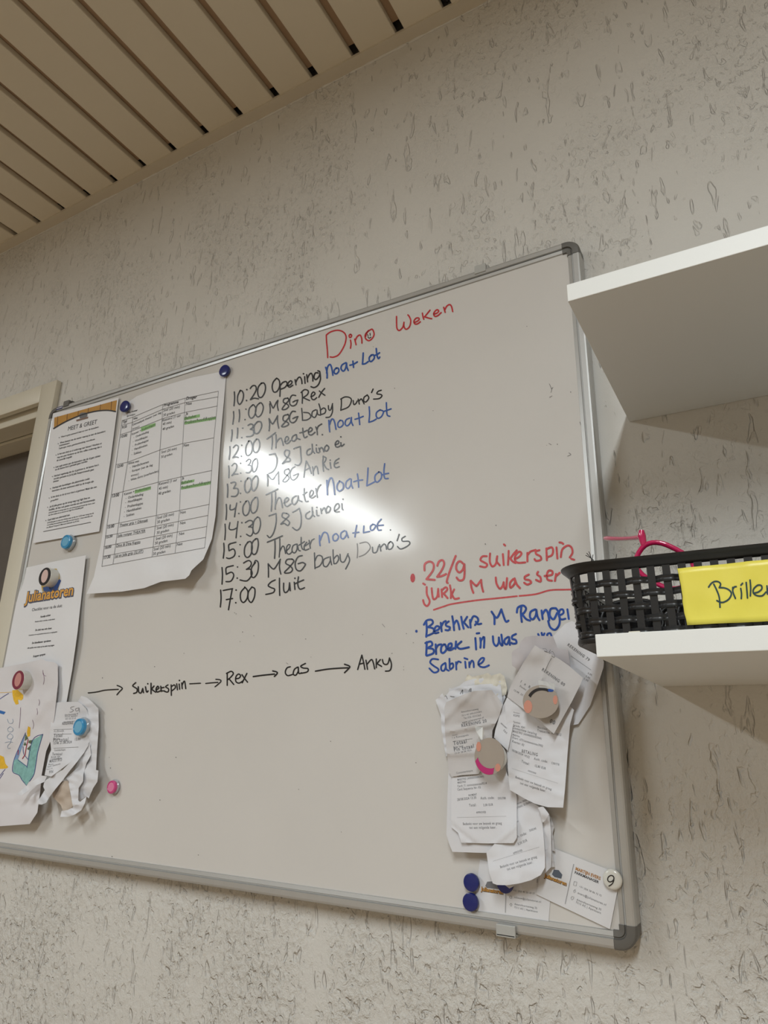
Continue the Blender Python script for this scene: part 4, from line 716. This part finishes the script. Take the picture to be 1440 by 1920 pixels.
rt, rtf = R('grey folded receipt headed REKENING 20 on top of the left stack', [(300, 870), (330, 780), (480, 710), (650, 640), (800, 590), (1100, 575), (1130, 620), (1190, 680), (1280, 820), (1230, 1000), (1110, 1260), (1100, 1500), (1010, 1700), (880, 1990), (600, 2010), (420, 2040), (375, 1960), (340, 1600), (310, 1300)], M_OLDSHADE, z=ZT, h0=.019, anchors=[(840, 1320, .002), (870, 1305, .011), (900, 1298, .012), (925, 1300, .007), (885, 1345, .004), (870, 1370, -.001), (860, 1440, .001), (910, 1400, 0)], creases=[(835, 1372, 940, 1355, .004, 9), (840, 1413, 900, 1410, .003, 8), (835, 1345, 870, 1310, .003, 9), (925, 1300, 940, 1330, .003, 8)], crumple=(.002, 30, 35), step=5)
for s, x0, y0, x1, y1, bo in [("Amersfoortseweg", 585, 960, 875, 905, 0), ("7313 AC APELDOORN", 595, 1020, 930, 950, 0), ("Tel.055-3553265", 628, 1065, 918, 1010, 0), ("www.julianatoren.nl", 603, 1140, 965, 1050, .01), ("REKENING 20", 593, 1200, 1015, 1115, .03), ("1 x Kunsuppels", 435, 1395, 708, 1345, 0), ("Totaal", 455, 1505, 680, 1465, .03), ("Btw laag", 460, 1560, 620, 1530, .01), ("Pin totaal", 468, 1612, 800, 1545, .03), ("13:26 28.08.2024", 480, 1655, 760, 1600, 0), ("Customerkopie", 505, 1990, 780, 1945, 0)]:
    text(rt, rtf, s, *S(*ZT, [(x0, y0), (x1, y1)]), mm=M_PRINTG, bold=bo)
lines(rt, rtf, P(*ZT, "430,1340 520,1325;445,1445 770,1395"), .45, M_PRINTG)
# right cluster
r79, f79 = R('receipt headed REKENING 79 half hidden behind the black basket', [(700, 170), (760, 100), (860, 0), (950, -40), (1150, 30), (1385, 510), (1380, 580), (1335, 720), (1200, 1100), (1040, 1350), (800, 1400), (900, 700)], M_THERM, z=ZU, h0=.006, anchors=[(1055, 1190, .014), (1080, 1175, .012), (1130, 1245, .014), (1060, 1260, 0), (1075, 1340, -.001)], step=5)
text(r79, f79, "REKENING 79", *S(*ZU, [(890, 290), (1178, 505)]), bold=.025, mm=M_PRINTG)
for s, q in (("0,00", (1165, 672, 1218, 700)), ("5,00", (1140, 712, 1192, 742)), ("5,00", (1112, 745, 1170, 780))): text(r79, f79, s, *S(*ZU, [q[:2], q[2:]]), mm=M_PRINTG)
lines(r79, f79, P(*ZU, "940,430 1210,620"), .5, M_PRINTG)
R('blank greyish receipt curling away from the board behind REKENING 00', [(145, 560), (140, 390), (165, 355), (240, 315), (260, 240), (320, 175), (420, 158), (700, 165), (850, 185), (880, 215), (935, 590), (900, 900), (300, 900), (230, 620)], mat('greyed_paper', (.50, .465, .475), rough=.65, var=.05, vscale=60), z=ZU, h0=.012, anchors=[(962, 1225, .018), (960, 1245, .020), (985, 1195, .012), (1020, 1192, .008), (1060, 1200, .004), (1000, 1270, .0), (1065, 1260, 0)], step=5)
R('small folded receipt end reading BEDANKT between the two clusters', [(640, 540), (600, 620), (575, 700), (545, 800), (535, 860), (590, 910), (645, 965), (700, 700)], M_THERM, z=ZR, h0=.020, anchors=[(935, 1350, .004), (950, 1400, .006)], step=5)
rr_, rrf = R('long right receipt with 12,85 EUR below the grey and blue magnet', [(700, 500), (645, 535), (622, 620), (635, 800), (638, 1000), (650, 1180), (660, 1275), (720, 1310), (780, 1345), (860, 1385), (960, 1412), (1084, 1416), (1100, 1250), (1118, 1000), (1138, 760), (1170, 640), (1000, 480)], M_THERM, z=ZR, h0=.021, anchors=[(1000, 1330, 0), (960, 1330, .004), (955, 1480, .006), (1056, 1512, .008), (1068, 1400, -.004), (1000, 1420, .001), (1000, 1490, .003)], creases=[(960, 1450, 1070, 1500, .001, 8)], crumple=(.002, 26, 41), step=4)
for s, x0, y0, x1, y1, bo in [("Klantkopie", 690, 663, 740, 672, 0), ("KOPIE", 690, 690, 738, 698, .02), ("Terminal:", 688, 740, 745, 752, .01), ("Periode: 4241", 685, 768, 780, 788, .01), ("Contactloze betaling", 682, 788, 872, 840, .01), ("MAESTRO (A0000000043060)", 685, 815, 912, 875, .01), ("MAESTRO", 683, 840, 738, 860, .02), ("Kaart: 6731xxxxxxxxxxx3902", 683, 865, 922, 935, .01), ("Kaartnr: 02", 680, 895, 772, 928, .01), ("BETALING", 755, 977, 880, 1008, .01), ("10/08/2024 14:52", 678, 967, 815, 1025, .01), ("Auth. code:", 852, 1034, 960, 1060, .01), ("C00Y78", 990, 1068, 1052, 1083, .01), ("Totaal:", 752, 1055, 815, 1080, .01), ("12,85 EUR", 860, 1090, 945, 1114, .02), ("AKKOORD", 803, 1127, 868, 1150, .01), ("-----------------------------------", 680, 1108, 1040, 1225, .01), ("Bedankt voor uw bezoek en graag", 705, 1180, 990, 1278, .01), ("tot een volgende keer.", 742, 1228, 945, 1293, .01), ("Merchant:", 880, 785, 960, 802, 0), ("Transactie: 0010812", 878, 810, 1068, 848, .01)]:
    text(rr_, rrf, s, *S(*ZR, [(x0, y0), (x1, y1)]), mm=M_PRINTG, bold=bo, vs=1.25 if '---' not in s else .5)
r00, f00 = R('slanted receipt headed REKENING 00 held by the grey and blue magnet', [(860, 125), (895, 150), (960, 180), (1060, 240), (1130, 290), (1240, 385), (1225, 430), (1150, 580), (1060, 740), (1010, 830), (930, 760), (745, 615), (640, 535), (655, 480), (690, 400), (770, 260)], M_OLDSHADE, z=ZR, h0=.027, anchors=[(1003, 1215, .008), (1015, 1310, 0), (960, 1300, 0), (1080, 1285, .004), (1040, 1375, .004), (1000, 1260, .001)], creases=[(1030, 1235, 1020, 1262, .002, 5), (960, 1290, 1005, 1210, -.001, 8)], step=5)
text(r00, f00, "REKENING 00", *S(*ZR, [(913, 325), (1090, 452)]), bold=.03, mm=M_PRINTG)
text(r00, f00, "00", *S(*ZR, [(975, 738), (1015, 758)]), bold=.05, mm=M_PRINTG)
for s, x0, y0, x1, y1 in (("1  x  R.", 745, 422, 825, 475), ("Zonder u", 737, 452, 802, 497), ("12:48  27.08", 692, 487, 785, 545)): text(r00, f00, s, *S(*ZR, [(x0, y0), (x1, y1)]), mm=M_PRINTG)
lines(r00, f00, P(*ZU, "560,335 600,335 620,370 580,365 640,385 665,345 650,400 690,370 720,420 715,450 680,430;680,460 640,530 600,620"), .7, M_PRINTG, 'pen_mark', True)
rs_, rsf = PAPERS and (bpy.data.objects.get(sorted(k for k in PAPERS if k.startswith('receipt'))[-1]), None)
for o_ in list(COL.objects):
    if o_.get('label', '').startswith('small folded receipt end'):
        text(o_, PAPERS[o_.name], "BEDANKT", *S(*ZR, [(588, 748), (635, 792)]), bold=.02, mm=M_PRINTG); text(o_, PAPERS[o_.name], "tot", *S(*ZR, [(608, 803), (632, 832)]), mm=M_PRINTG)
flush_text()

# ------------------------------------------------------------------ magnets
def magnet(px, py, hb, r, t, kind, label, group=None, sx=1.0):
    c = at(px, py, BY-hb-t); c.y = BY-hb
    if kind == 'navy':
        m = MB(); m.lathe(c, [(r*.8, 0), (r*.92, t*.15), (r, t*.45), (r, t*.8), (r*.95, t*.95), (r*.85, t), (r*.3, t*1.02)], 32)
        o = autosmooth(m.build('magnet', M_NAVY)); tag(o, label, 'magnet', group); return o
    if kind == 'clear':
        col = M_CPINK if 'pink' in label else M_CBLUE
        o = empty('magnet', c); tag(o, label, 'magnet', group)
        m = MB(); m.lathe(c, [(r*.7, 0), (r*.98, t*.05), (r, t*.3), (r*.85, t*.5), (r*.72, t*.55)], 32); autosmooth(m.build('clear_rim', M_CLEAR, o))
        m = MB(); m.lathe(c, [(r*.5, t*.02), (r*.84, t*.3), (r*.90, t*.62), (r*.84, t*.86), (r*.70, t*.92), (r*.64, t*.86), (r*.2, t*.86)], 32); autosmooth(m.build('coloured_core', col, o))
        m = MB(); m.lathe(c, [(r*.60, t*.86), (r*.58, t*.905), (r*.1, t*.92)], 32); m.build('centre_disc', mat('pale_'+col.name, (.16, .42, .62) if col is M_CBLUE else (.70, .22, .38), rough=.25), o)
        return o
    if kind == 'cyl':
        o = empty('magnet', c); tag(o, label, 'magnet', group)
        m = MB(); m.lathe(c, [(r*.96, 0), (r*.99, t*.1), (r*.99, t*.3), (r*1.0, t*.32), (r, t*.97), (r*.97, t)], 40)
        autosmooth(m.build('body', M_WHITEP, o), 30)
        dark, face = (mat('ring_maroon', (.20, .02, .05), rough=.35), mat('disc_rose', (.55, .25, .23), rough=.4)) if 'maroon' in label else (mat('ring_black', (.02, .02, .025), rough=.3), mat('disc_pale_rose', (.66, .48, .44), rough=.4))
        m = MB(); m.lathe(c, [(r*.97, t), (r*.965, t+.0004), (r*.3, t+.0004)], 40); m.build('printed_ring', dark, o)
        m = MB(); m.lathe(c+Vector((0, -t-.0005, r*.03)), [(r*.66, 0), (r*.655, .0002), (r*.1, .0002)], 32, sx=.82, sz=1.08); m.build('printed_disc', face, o)
        return o
    if kind == 'nine':
        o = empty('magnet', c); tag(o, label, 'magnet', group)
        m = MB(); m.lathe(c, [(r*.85, 0), (r*.95, t*.2), (r, t*.5), (r*.97, t*.75), (r*.88, t*.92), (r*.7, t*.99), (r*.3, t*1.02)], 40); autosmooth(m.build('body', M_WHITEP, o))
        yy = BY-hb-t*1.02-.0005
        def s9(x, y): return at(x, y, yy)
        b_ = MB()
        for st in P(1080, 1560, 6.4, "455,545 440,525 412,522 385,545 382,580 405,598 440,585 455,560;455,550 450,590 430,625 395,648"): ribbon(b_, st, 2.0, s9)
        b_.build('numeral', M_INK, o); return o
magnet(419, 694, .0015, .0118, .008, 'navy', 'dark blue round magnet at the top right corner of the timetable')
magnet(232, 761, .0055, .0125, .008, 'navy', 'dark blue round magnet between the MEET & GREET sheet and the timetable')
magnet(882.5, 1655, .0015, .0098, .007, 'navy', 'upper of two touching dark blue magnets above the bottom frame')
magnet(881, 1692, .0015, .0098, .007, 'navy', 'lower of two touching dark blue magnets, on the bottom frame edge')
magnet(946, 1658, .0015, .0098, .006, 'navy', 'dark blue magnet half hidden under the middle receipts')
magnet(121, 1015, .002, .0165, .014, 'clear', 'clear-rimmed light blue magnet just below the MEET & GREET sheet')
magnet(145, 1363, .010, .0165, .014, 'clear', 'clear-rimmed light blue magnet pinning the left receipts')
magnet(207, 1476, .0006, .0118, .010, 'clear', 'small clear-rimmed pink magnet alone on the board')
magnet(84, 1081, .004, .0185, .020, 'cyl', 'white drum magnet with a black ring print, above the orange wordmark')
magnet(34, 1275, .005, .0180, .020, 'cyl', "white drum magnet with a maroon ring print, on the child's drawing")
magnet(1147.5, 1649.5, .004, .0103, .0055, 'nine', 'small white round magnet bearing the black number 9')
# two magnets with plain paper discs taped on (generic stand-ins, no figure)
def disc_magnet(cx, cy, hb, outline, k, o_, patches, label, tape):
    c = at(cx, cy, BY-hb-.012); c.y = BY-hb
    o = empty('magnet', c); tag(o, label, 'magnet')
    m = MB(); m.lathe(c+Vector((.002, 0, -.001)), [(.0135, 0), (.0158, .002), (.016, .008), (.0145, .0112), (.012, .012)], 36); autosmooth(m.build('body', M_WHITEP, o))
    yp = BY-hb-.0128
    pts = smooth_line(S(*o_, outline)+[S(*o_, outline)[0]], 5)[:-1]
    V = [at(x, y, yp) for x, y in pts]+[at(x, y, yp)+Vector((0, .0009, 0)) for x, y in pts]; n = len(pts)
    mesh_obj('paper_disc', V, [tuple(range(n)), tuple(range(n, 2*n))[::-1]]+[(i, (i+1) % n, n+(i+1) % n, n+i) for i in range(n)], mat('taupe_card', (.36, .31, .265), rough=.35, var=.08, vscale=40), o)
    for nm, mm, pl in patches:
        pp = smooth_line(S(*o_, pl)+[S(*o_, pl)[0]], 4)[:-1]
        mesh_obj(nm, [at(x, y, yp-.0003) for x, y in pp], [tuple(range(len(pp)))], mm, o)
    pp = S(*o_, tape)
    mesh_obj('clear_tape', [at(x, y, yp-.0008+(.003 if i in (0, 1) else 0)) for i, (x, y) in enumerate(pp)], [tuple(range(len(pp)))], mat('clear_tape', (.75, .76, .74), rough=.12, trans=.55), o)
M_SALM = mat('salmon_print', (.60, .27, .20), rough=.35); M_MAG = mat('magenta_print', (.48, .03, .17), rough=.25); M_BLK = mat('black_print', (.02, .018, .02), rough=.3)
def oval(cx, cy, rx, ry, a0=0, a1=360, n=18): return [(cx+rx*math.cos(math.radians(a0+(a1-a0)*i/n)), cy+ry*math.sin(math.radians(a0+(a1-a0)*i/n))) for i in range(n+(0 if a1-a0 == 360 else 1))]
disc_magnet(1012, 1315, .030, oval(575, 1020, 360, 330), 10.667, (960, 1220, 10.667),
    [('printed_patch', M_SALM, oval(320, 1120, 85, 130)), ('printed_patch', M_SALM, oval(865, 985, 45, 90)), ('printed_patch', mat('royal_print', (.02, .08, .33), rough=.3), oval(775, 790, 60, 36)), ('printed_patch', M_BLK, oval(590, 1010, 290, 270, 205, 300)+oval(600, 1040, 250, 245, 300, 205))],
    'round taupe paper-faced magnet with salmon and blue patches on the REKENING 00 receipt', [(525, 590), (700, 625), (860, 660), (850, 790), (700, 750), (545, 740)])
disc_magnet(918, 1418, .028, oval(930, 700, 335, 420), 12, (840, 1360, 12),
    [('printed_patch', M_MAG, oval(930, 700, 325, 410, 75, 165)+oval(960, 640, 300, 330, 165, 75)), ('printed_patch', M_SALM, oval(1120, 950, 60, 90)), ('printed_patch', M_SALM, oval(690, 480, 55, 110))],
    'round taupe paper-faced magnet with magenta edge on the grey folded receipt', [(600, 20), (780, 40), (810, 180), (770, 330), (740, 330), (640, 150)])

# ------------------------------------------------------------------ shelves
m = MB(); m.box((-.1315, -.2984, 1.603), (.70, -.0005, 1.622), .0006); o = m.build('wall_shelf', M_SHELF); tag(o, 'upper white melamine wall shelf right of the whiteboard, empty', 'shelf')
m = MB(); m.box((-.1262, -.3153, 1.2644), (.70, -.0005, 1.2822), .0006); o = m.build('wall_shelf', M_SHELF); tag(o, 'lower white melamine wall shelf carrying the black basket', 'shelf')

# ------------------------------------------------------------------ woven basket
bs = empty('woven_basket', (-.005, -.17, 1.2825)); tag(bs, 'black woven plastic basket with a yellow label on the lower shelf', 'basket')
BXa, BXb, BYa, BYb, ZB, ZT_ = -.1555, .145, -.262, -.075, 1.2825, 1.3445
def rr_path(off, n_corner=6, r=.022):
    x0, x1, y0, y1 = BXa-off, BXb+off, BYa-off, BYb+off; r = r+off; P_ = []
    for cx, cy, a0 in ((x1-r, y0+r, -90), (x1-r, y1-r, 0), (x0+r, y1-r, 90), (x0+r, y0+r, 180)):
        for k in range(n_corner+1):
            a = math.radians(a0+90*k/n_corner); P_.append((cx+r*math.cos(a), cy+r*math.sin(a)))
    return P_
def resample(Pp, step):
    L_ = [0]; n = len(Pp)
    for i in range(n): L_.append(L_[-1]+math.hypot(Pp[(i+1) % n][0]-Pp[i][0], Pp[(i+1) % n][1]-Pp[i][1]))
    tot = L_[-1]; cnt = int(round(tot/step)); cnt += cnt % 2; out = []; j = 0
    for i in range(cnt):
        s_ = tot*i/cnt
        while L_[j+1] < s_: j += 1
        t = (s_-L_[j])/((L_[j+1]-L_[j]) or 1); a, c = Pp[j], Pp[(j+1) % n]
        tx, ty = c[0]-a[0], c[1]-a[1]; l = math.hypot(tx, ty) or 1
        out.append(((a[0]+tx*t, a[1]+ty*t), (tx/l, ty/l), (ty/l, -tx/l)))
    return out, tot
def batter(z): return .0055*(z-ZB)/(ZT_-ZB)
st, tot = resample(rr_path(0), .01235)
NS = len(st)
for i, (p, t, nrm) in enumerate(st):     # upright strips
    w_ = .0031; th = .0007; V = []
    for z in (ZB+.004, ZT_+.001):
        o_ = batter(z)
        for a, c in ((-w_, -th), (w_, -th), (w_, th), (-w_, th)): V.append((p[0]+t[0]*a+nrm[0]*(c+o_), p[1]+t[1]*a+nrm[1]*(c+o_), z))
    mesh_obj('upright_strip', V, [(0, 1, 5, 4), (1, 2, 6, 5), (2, 3, 7, 6), (3, 0, 4, 7)], M_BASKET, bs)
fine, _ = resample(rr_path(0), .01235/6)
nf = NS*6
Pp = rr_path(0)
def path_at(s_):                          # s_ in strips
    L_ = path_at.L; tot_ = L_[-1]; d = (s_/NS % 1.0)*tot_; lo, hi = 0, len(L_)-1
    while hi-lo > 1:
        mid = (lo+hi)//2
        if L_[mid] <= d: lo = mid
        else: hi = mid
    a, c = Pp[lo], Pp[(lo+1) % len(Pp)]; t = (d-L_[lo])/((L_[lo+1]-L_[lo]) or 1); tx, ty = c[0]-a[0], c[1]-a[1]; l = math.hypot(tx, ty) or 1
    return (a[0]+tx*t, a[1]+ty*t), (ty/l, -tx/l)
LL = [0]
for i in range(len(Pp)): LL.append(LL[-1]+math.hypot(Pp[(i+1) % len(Pp)][0]-Pp[i][0], Pp[(i+1) % len(Pp)][1]-Pp[i][1]))
path_at.L = LL
ROWS = [1.2905, 1.3010, 1.3115, 1.3222, 1.3330]
for r_i, zc in enumerate(ROWS):           # woven bands, over and under the uprights
    V = []; F = []; prof = [(-.0029, -.0004), (-.0029, .0004), (-.0017, .0011), (-.0003, .0004), (.0003, .0004), (.0017, .0011), (.0029, .0004), (.0029, -.0004)]; n = len(prof)
    N_ = NS*6
    for i in range(N_):
        s_ = i/6; (x, y), nr = path_at(s_); amp = .0017*math.cos(math.pi*(s_+r_i)); amp = max(-.0014, min(.0014, amp*1.6))+batter(zc)
        for dz, dh in prof: V.append((x+nr[0]*(amp+dh), y+nr[1]*(amp+dh), zc+dz))
    for i in range(N_):
        j = (i+1) % N_
        for k in range(n): F.append((i*n+k, i*n+(k+1) % n, j*n+(k+1) % n, j*n+k))
    autosmooth(mesh_obj('woven_band', V, F, M_BASKET, bs), 40)
def ring(name, prof):
    V = []; F = []; n = len(prof); pts = rr_path(0, 8); N_ = len(pts)
    for i, (x, y) in enumerate(pts):
        a = pts[i-1]; c = pts[(i+1) % N_]; tx, ty = c[0]-a[0], c[1]-a[1]; l = math.hypot(tx, ty); nx, ny = ty/l, -tx/l
        for off, z in prof: V.append((x+nx*off, y+ny*off, z))
    for i in range(N_):
        j = (i+1) % N_
        for k in range(n): F.append((i*n+k, i*n+(k+1) % n, j*n+(k+1) % n, j*n+k))
    return autosmooth(mesh_obj(name, V, F, M_BASKET, bs), 50)
ring('rim', [(.004, 1.3435), (.0065, 1.3440), (.0078, 1.3458), (.0105, 1.3492), (.0135, 1.3508), (.0138, 1.3518), (.0115, 1.3522), (.0085, 1.3515), (.0060, 1.3485), (.0048, 1.3465)])
ring('base_band', [(-.0015, 1.2832), (.0018, 1.2828), (.0028, 1.2842), (.0026, 1.2868), (.0012, 1.2876), (-.0015, 1.2870)])
pts = rr_path(-.001, 6); n = len(pts)
mesh_obj('floor_panel', [(x, y, 1.2828) for x, y in pts]+[(x, y, 1.2848) for x, y in pts], [tuple(range(n))[::-1], tuple(range(n, 2*n))]+[(i, (i+1) % n, n+(i+1) % n, n+i) for i in range(n)], M_BASKET, bs)
# yellow label stuck on the front of the basket
def ny(z): return -.2660-batter(z)+.0005
V = []; F = []; NX, NZ = 26, 10
zt0, zb0 = 1.3392, 1.2915
cor = [at(1271, 1066, -.2715), at(1287, 1172, -.2675), at(1440, 1049, -.2715), at(1440, 1165, -.2675)]
for j in range(NZ+1):
    for i in range(NX+1):
        u = i/NX*1.35; v = j/NZ
        pz = (cor[0].z+(cor[2].z-cor[0].z)*u)*(1-v)+(cor[1].z+(cor[3].z-cor[1].z)*u)*v
        px_ = (cor[0].x+(cor[2].x-cor[0].x)*u)*(1-v)+(cor[1].x+(cor[3].x-cor[1].x)*u)*v
        if i == 0: px_ += rnd.uniform(-.0006, .0006)
        V.append((px_, -.2715+.004*v-.0008*noise.noise(Vector((u*7, v*3, 1)))-.0006*math.sin(u*9+v*4), pz))
for j in range(NZ):
    for i in range(NX): a = j*(NX+1)+i; F.append((a, a+1, a+NX+2, a+NX+1))
nt_ = mesh_obj('basket_label', V, F, M_NOTE, None, True, solid=.0003); tag(nt_, "yellow tape label reading Brillen stuck on the basket's front", 'label')
bvh = BVHTree.FromPolygons([Vector(v) for v in V], F)
def nsurf(x, y):
    d = ray(x, y).normalized(); h_ = bvh.ray_cast(CAM, d)[0]
    return (h_ if h_ is not None else at(x, y, -.2712))+Vector((0, -.0004, 0))
b = MB()
for s_ in P(1300, 1050, 10.286, "295,525 350,450 420,415 490,425 527,470 500,535;395,468 450,580 500,720 515,915;500,535 600,540 690,580 735,650 690,750 600,810 530,818 455,785;760,530 765,620 812,742;765,560 790,522 827,515;915,550 930,650 925,747;918,487 950,450;1020,435 1035,600 1045,735;1095,390 1107,550 1100,695;1170,640 1250,620 1320,560 1310,495 1240,490 1165,560 1160,640 1230,690 1330,690 1400,620;1420,500 1430,660;1430,590 1480,510 1530,540 1545,660"): ribbon(b, s_, 3.0, nsurf)
b.build('handwriting', M_TEAL, nt_)

# ------------------------------------------------------------------ glasses in the basket; the black pairs are added to darken it
def glasses(loc, U, Vv, mm, label, r=.0016, tl=.12, tdir=None, lens=None, tip=None):
    loc = Vector(loc); U = Vector(U).normalized(); Vv = Vector(Vv); Vv = (Vv-U*Vv.dot(U)).normalized(); Wd = Vector(tdir).normalized() if tdir else U.cross(Vv)
    g = empty('glasses', loc); tag(g, label, 'glasses')
    q = lambda u, v, w_=0: loc+U*u+Vv*v+Wd*w_
    for c in (.029, .093):
        if lens:
            m = MB(); pl = [q(c+.0245*math.copysign(abs(math.cos(a))**.75, math.cos(a)), -.002+.0175*math.copysign(abs(math.sin(a))**.8, math.sin(a)), -.0003) for a in [2*math.pi*k/24 for k in range(24)]]
            m.add(pl+[v+Wd*.0012 for v in pl], [tuple(range(24)), tuple(range(24, 48))[::-1]]+[(i, (i+1) % 24, 24+(i+1) % 24, 24+i) for i in range(24)]); m.build('lens', lens, g)
        m = MB(); m.tube([q(c+.0255*math.copysign(abs(math.cos(a))**.75, math.cos(a)), -.002+.0185*math.copysign(abs(math.sin(a))**.8, math.sin(a))) for a in [2*math.pi*k/32 for k in range(32)]], r, 8, True, 1.3); autosmooth(m.build('lens_rim', mm, g), 60)
    m = MB(); m.tube([q(.053, .003), q(.057, .007), q(.061, .008), (q(.065, .007)), q(.069, .003)], r*1.1, 8); autosmooth(m.build('bridge', mm, g), 60)
    for s_, x in ((-1, .004), (1, .118)):
        m = MB(); m.tube([q(x, .006), q(x+s_*.006, .013), q(x+s_*.009, .018)], [r*1.3, r*1.9, r*1.2], 8); autosmooth(m.build('end_piece', mm, g), 60)
        if tip:
            h_ = q(x+s_*.006, .012); T_ = Vector(tip)+(q(x, 0)-q(.004, 0)); m = MB(); m.tube([h_+(T_-h_)*k_+Vector((0, 0, -.0012*math.sin(k_*3.1))) for k_ in (0, .25, .5, .75, .93, 1)], [r*1.2, r*1.0, r*1.0, r*1.15, r*1.3, r*.9], 8); autosmooth(m.build('temple', mm, g), 60); continue
        m = MB(); m.tube([q(x+s_*.006, .012), q(x+s_*.007, .012, .03), q(x+s_*.006, .011, .075), q(x+s_*.004, .006, tl*.85), q(x+s_*.003, -.008, tl)], [r*1.3, r*1.1, r*1.0, r*1.2, r*1.3], 8); autosmooth(m.build('temple', mm, g), 60)
    return g
a = at(1194, 1010, -.2)
glasses(a+Vector((-.001, 0, -.010)), (.80, .10, -.55), (.45, 0, .85), M_PINKG, 'translucent bright pink glasses sticking out of the basket', r=.0021, tip=at(1134, 1009, -.125))
M_LENS = mat('smoked_lens', (.012, .012, .013), rough=.15)  # opaque lenses for the assumed black pairs, added to darken the basket's holes
for k_, (x, y, z, u, v, lab) in enumerate((
    (-.140, -.238, 1.306, (1, .03, .0), (0, .25, 1), 'assumed black sunglasses added as dark filler directly behind the basket front, left end'),
    (-.143, -.205, 1.307, (1, .06, .02), (0, .3, 1), 'assumed black sunglasses added as dark filler in the middle of the basket, under the pink pair'),
    (-.138, -.150, 1.306, (1, -.03, .0), (0, .2, 1), 'assumed black sunglasses added as dark filler nearest the back of the basket, left end'))):
    glasses((x, y, z), u, v, M_BASKET, lab, r=.002, tl=.09 if y < -.2 else .05, tdir=(.02, 1, -.12), lens=M_LENS)

# bits poking out: a bristly tuft over the rim and a paper tag on the shelf edge
m = MB()
for x0, y0, x1, y1 in ((1112, 1052, 1100, 1037), (1110, 1052, 1104, 1034), (1113, 1050, 1098, 1041), (1108, 1053, 1112, 1040), (1154, 1049, 1156, 1039)):
    p0 = at(x0, y0, -.235); p1 = at(x1, y1, -.235); m.tube([p0+Vector((0, 0, -.008)), p0, (p0+p1)/2+Vector((.0004, 0, 0)), p1], .00035, 5)
tag(m.build('bristle_tuft', M_BASKET), 'tuft of thin black bristles poking above the basket rim', 'bristles')
a, c = at(1178, 1181, -.300), at(1201, 1190, -.300)
m = MB(); m.box((a.x, -.301, 1.2824), (c.x, -.276, 1.2852), .0007); tag(m.build('paper_tag', M_CREAM), 'tiny white paper tag lying on the shelf edge in front of the basket', 'tag')
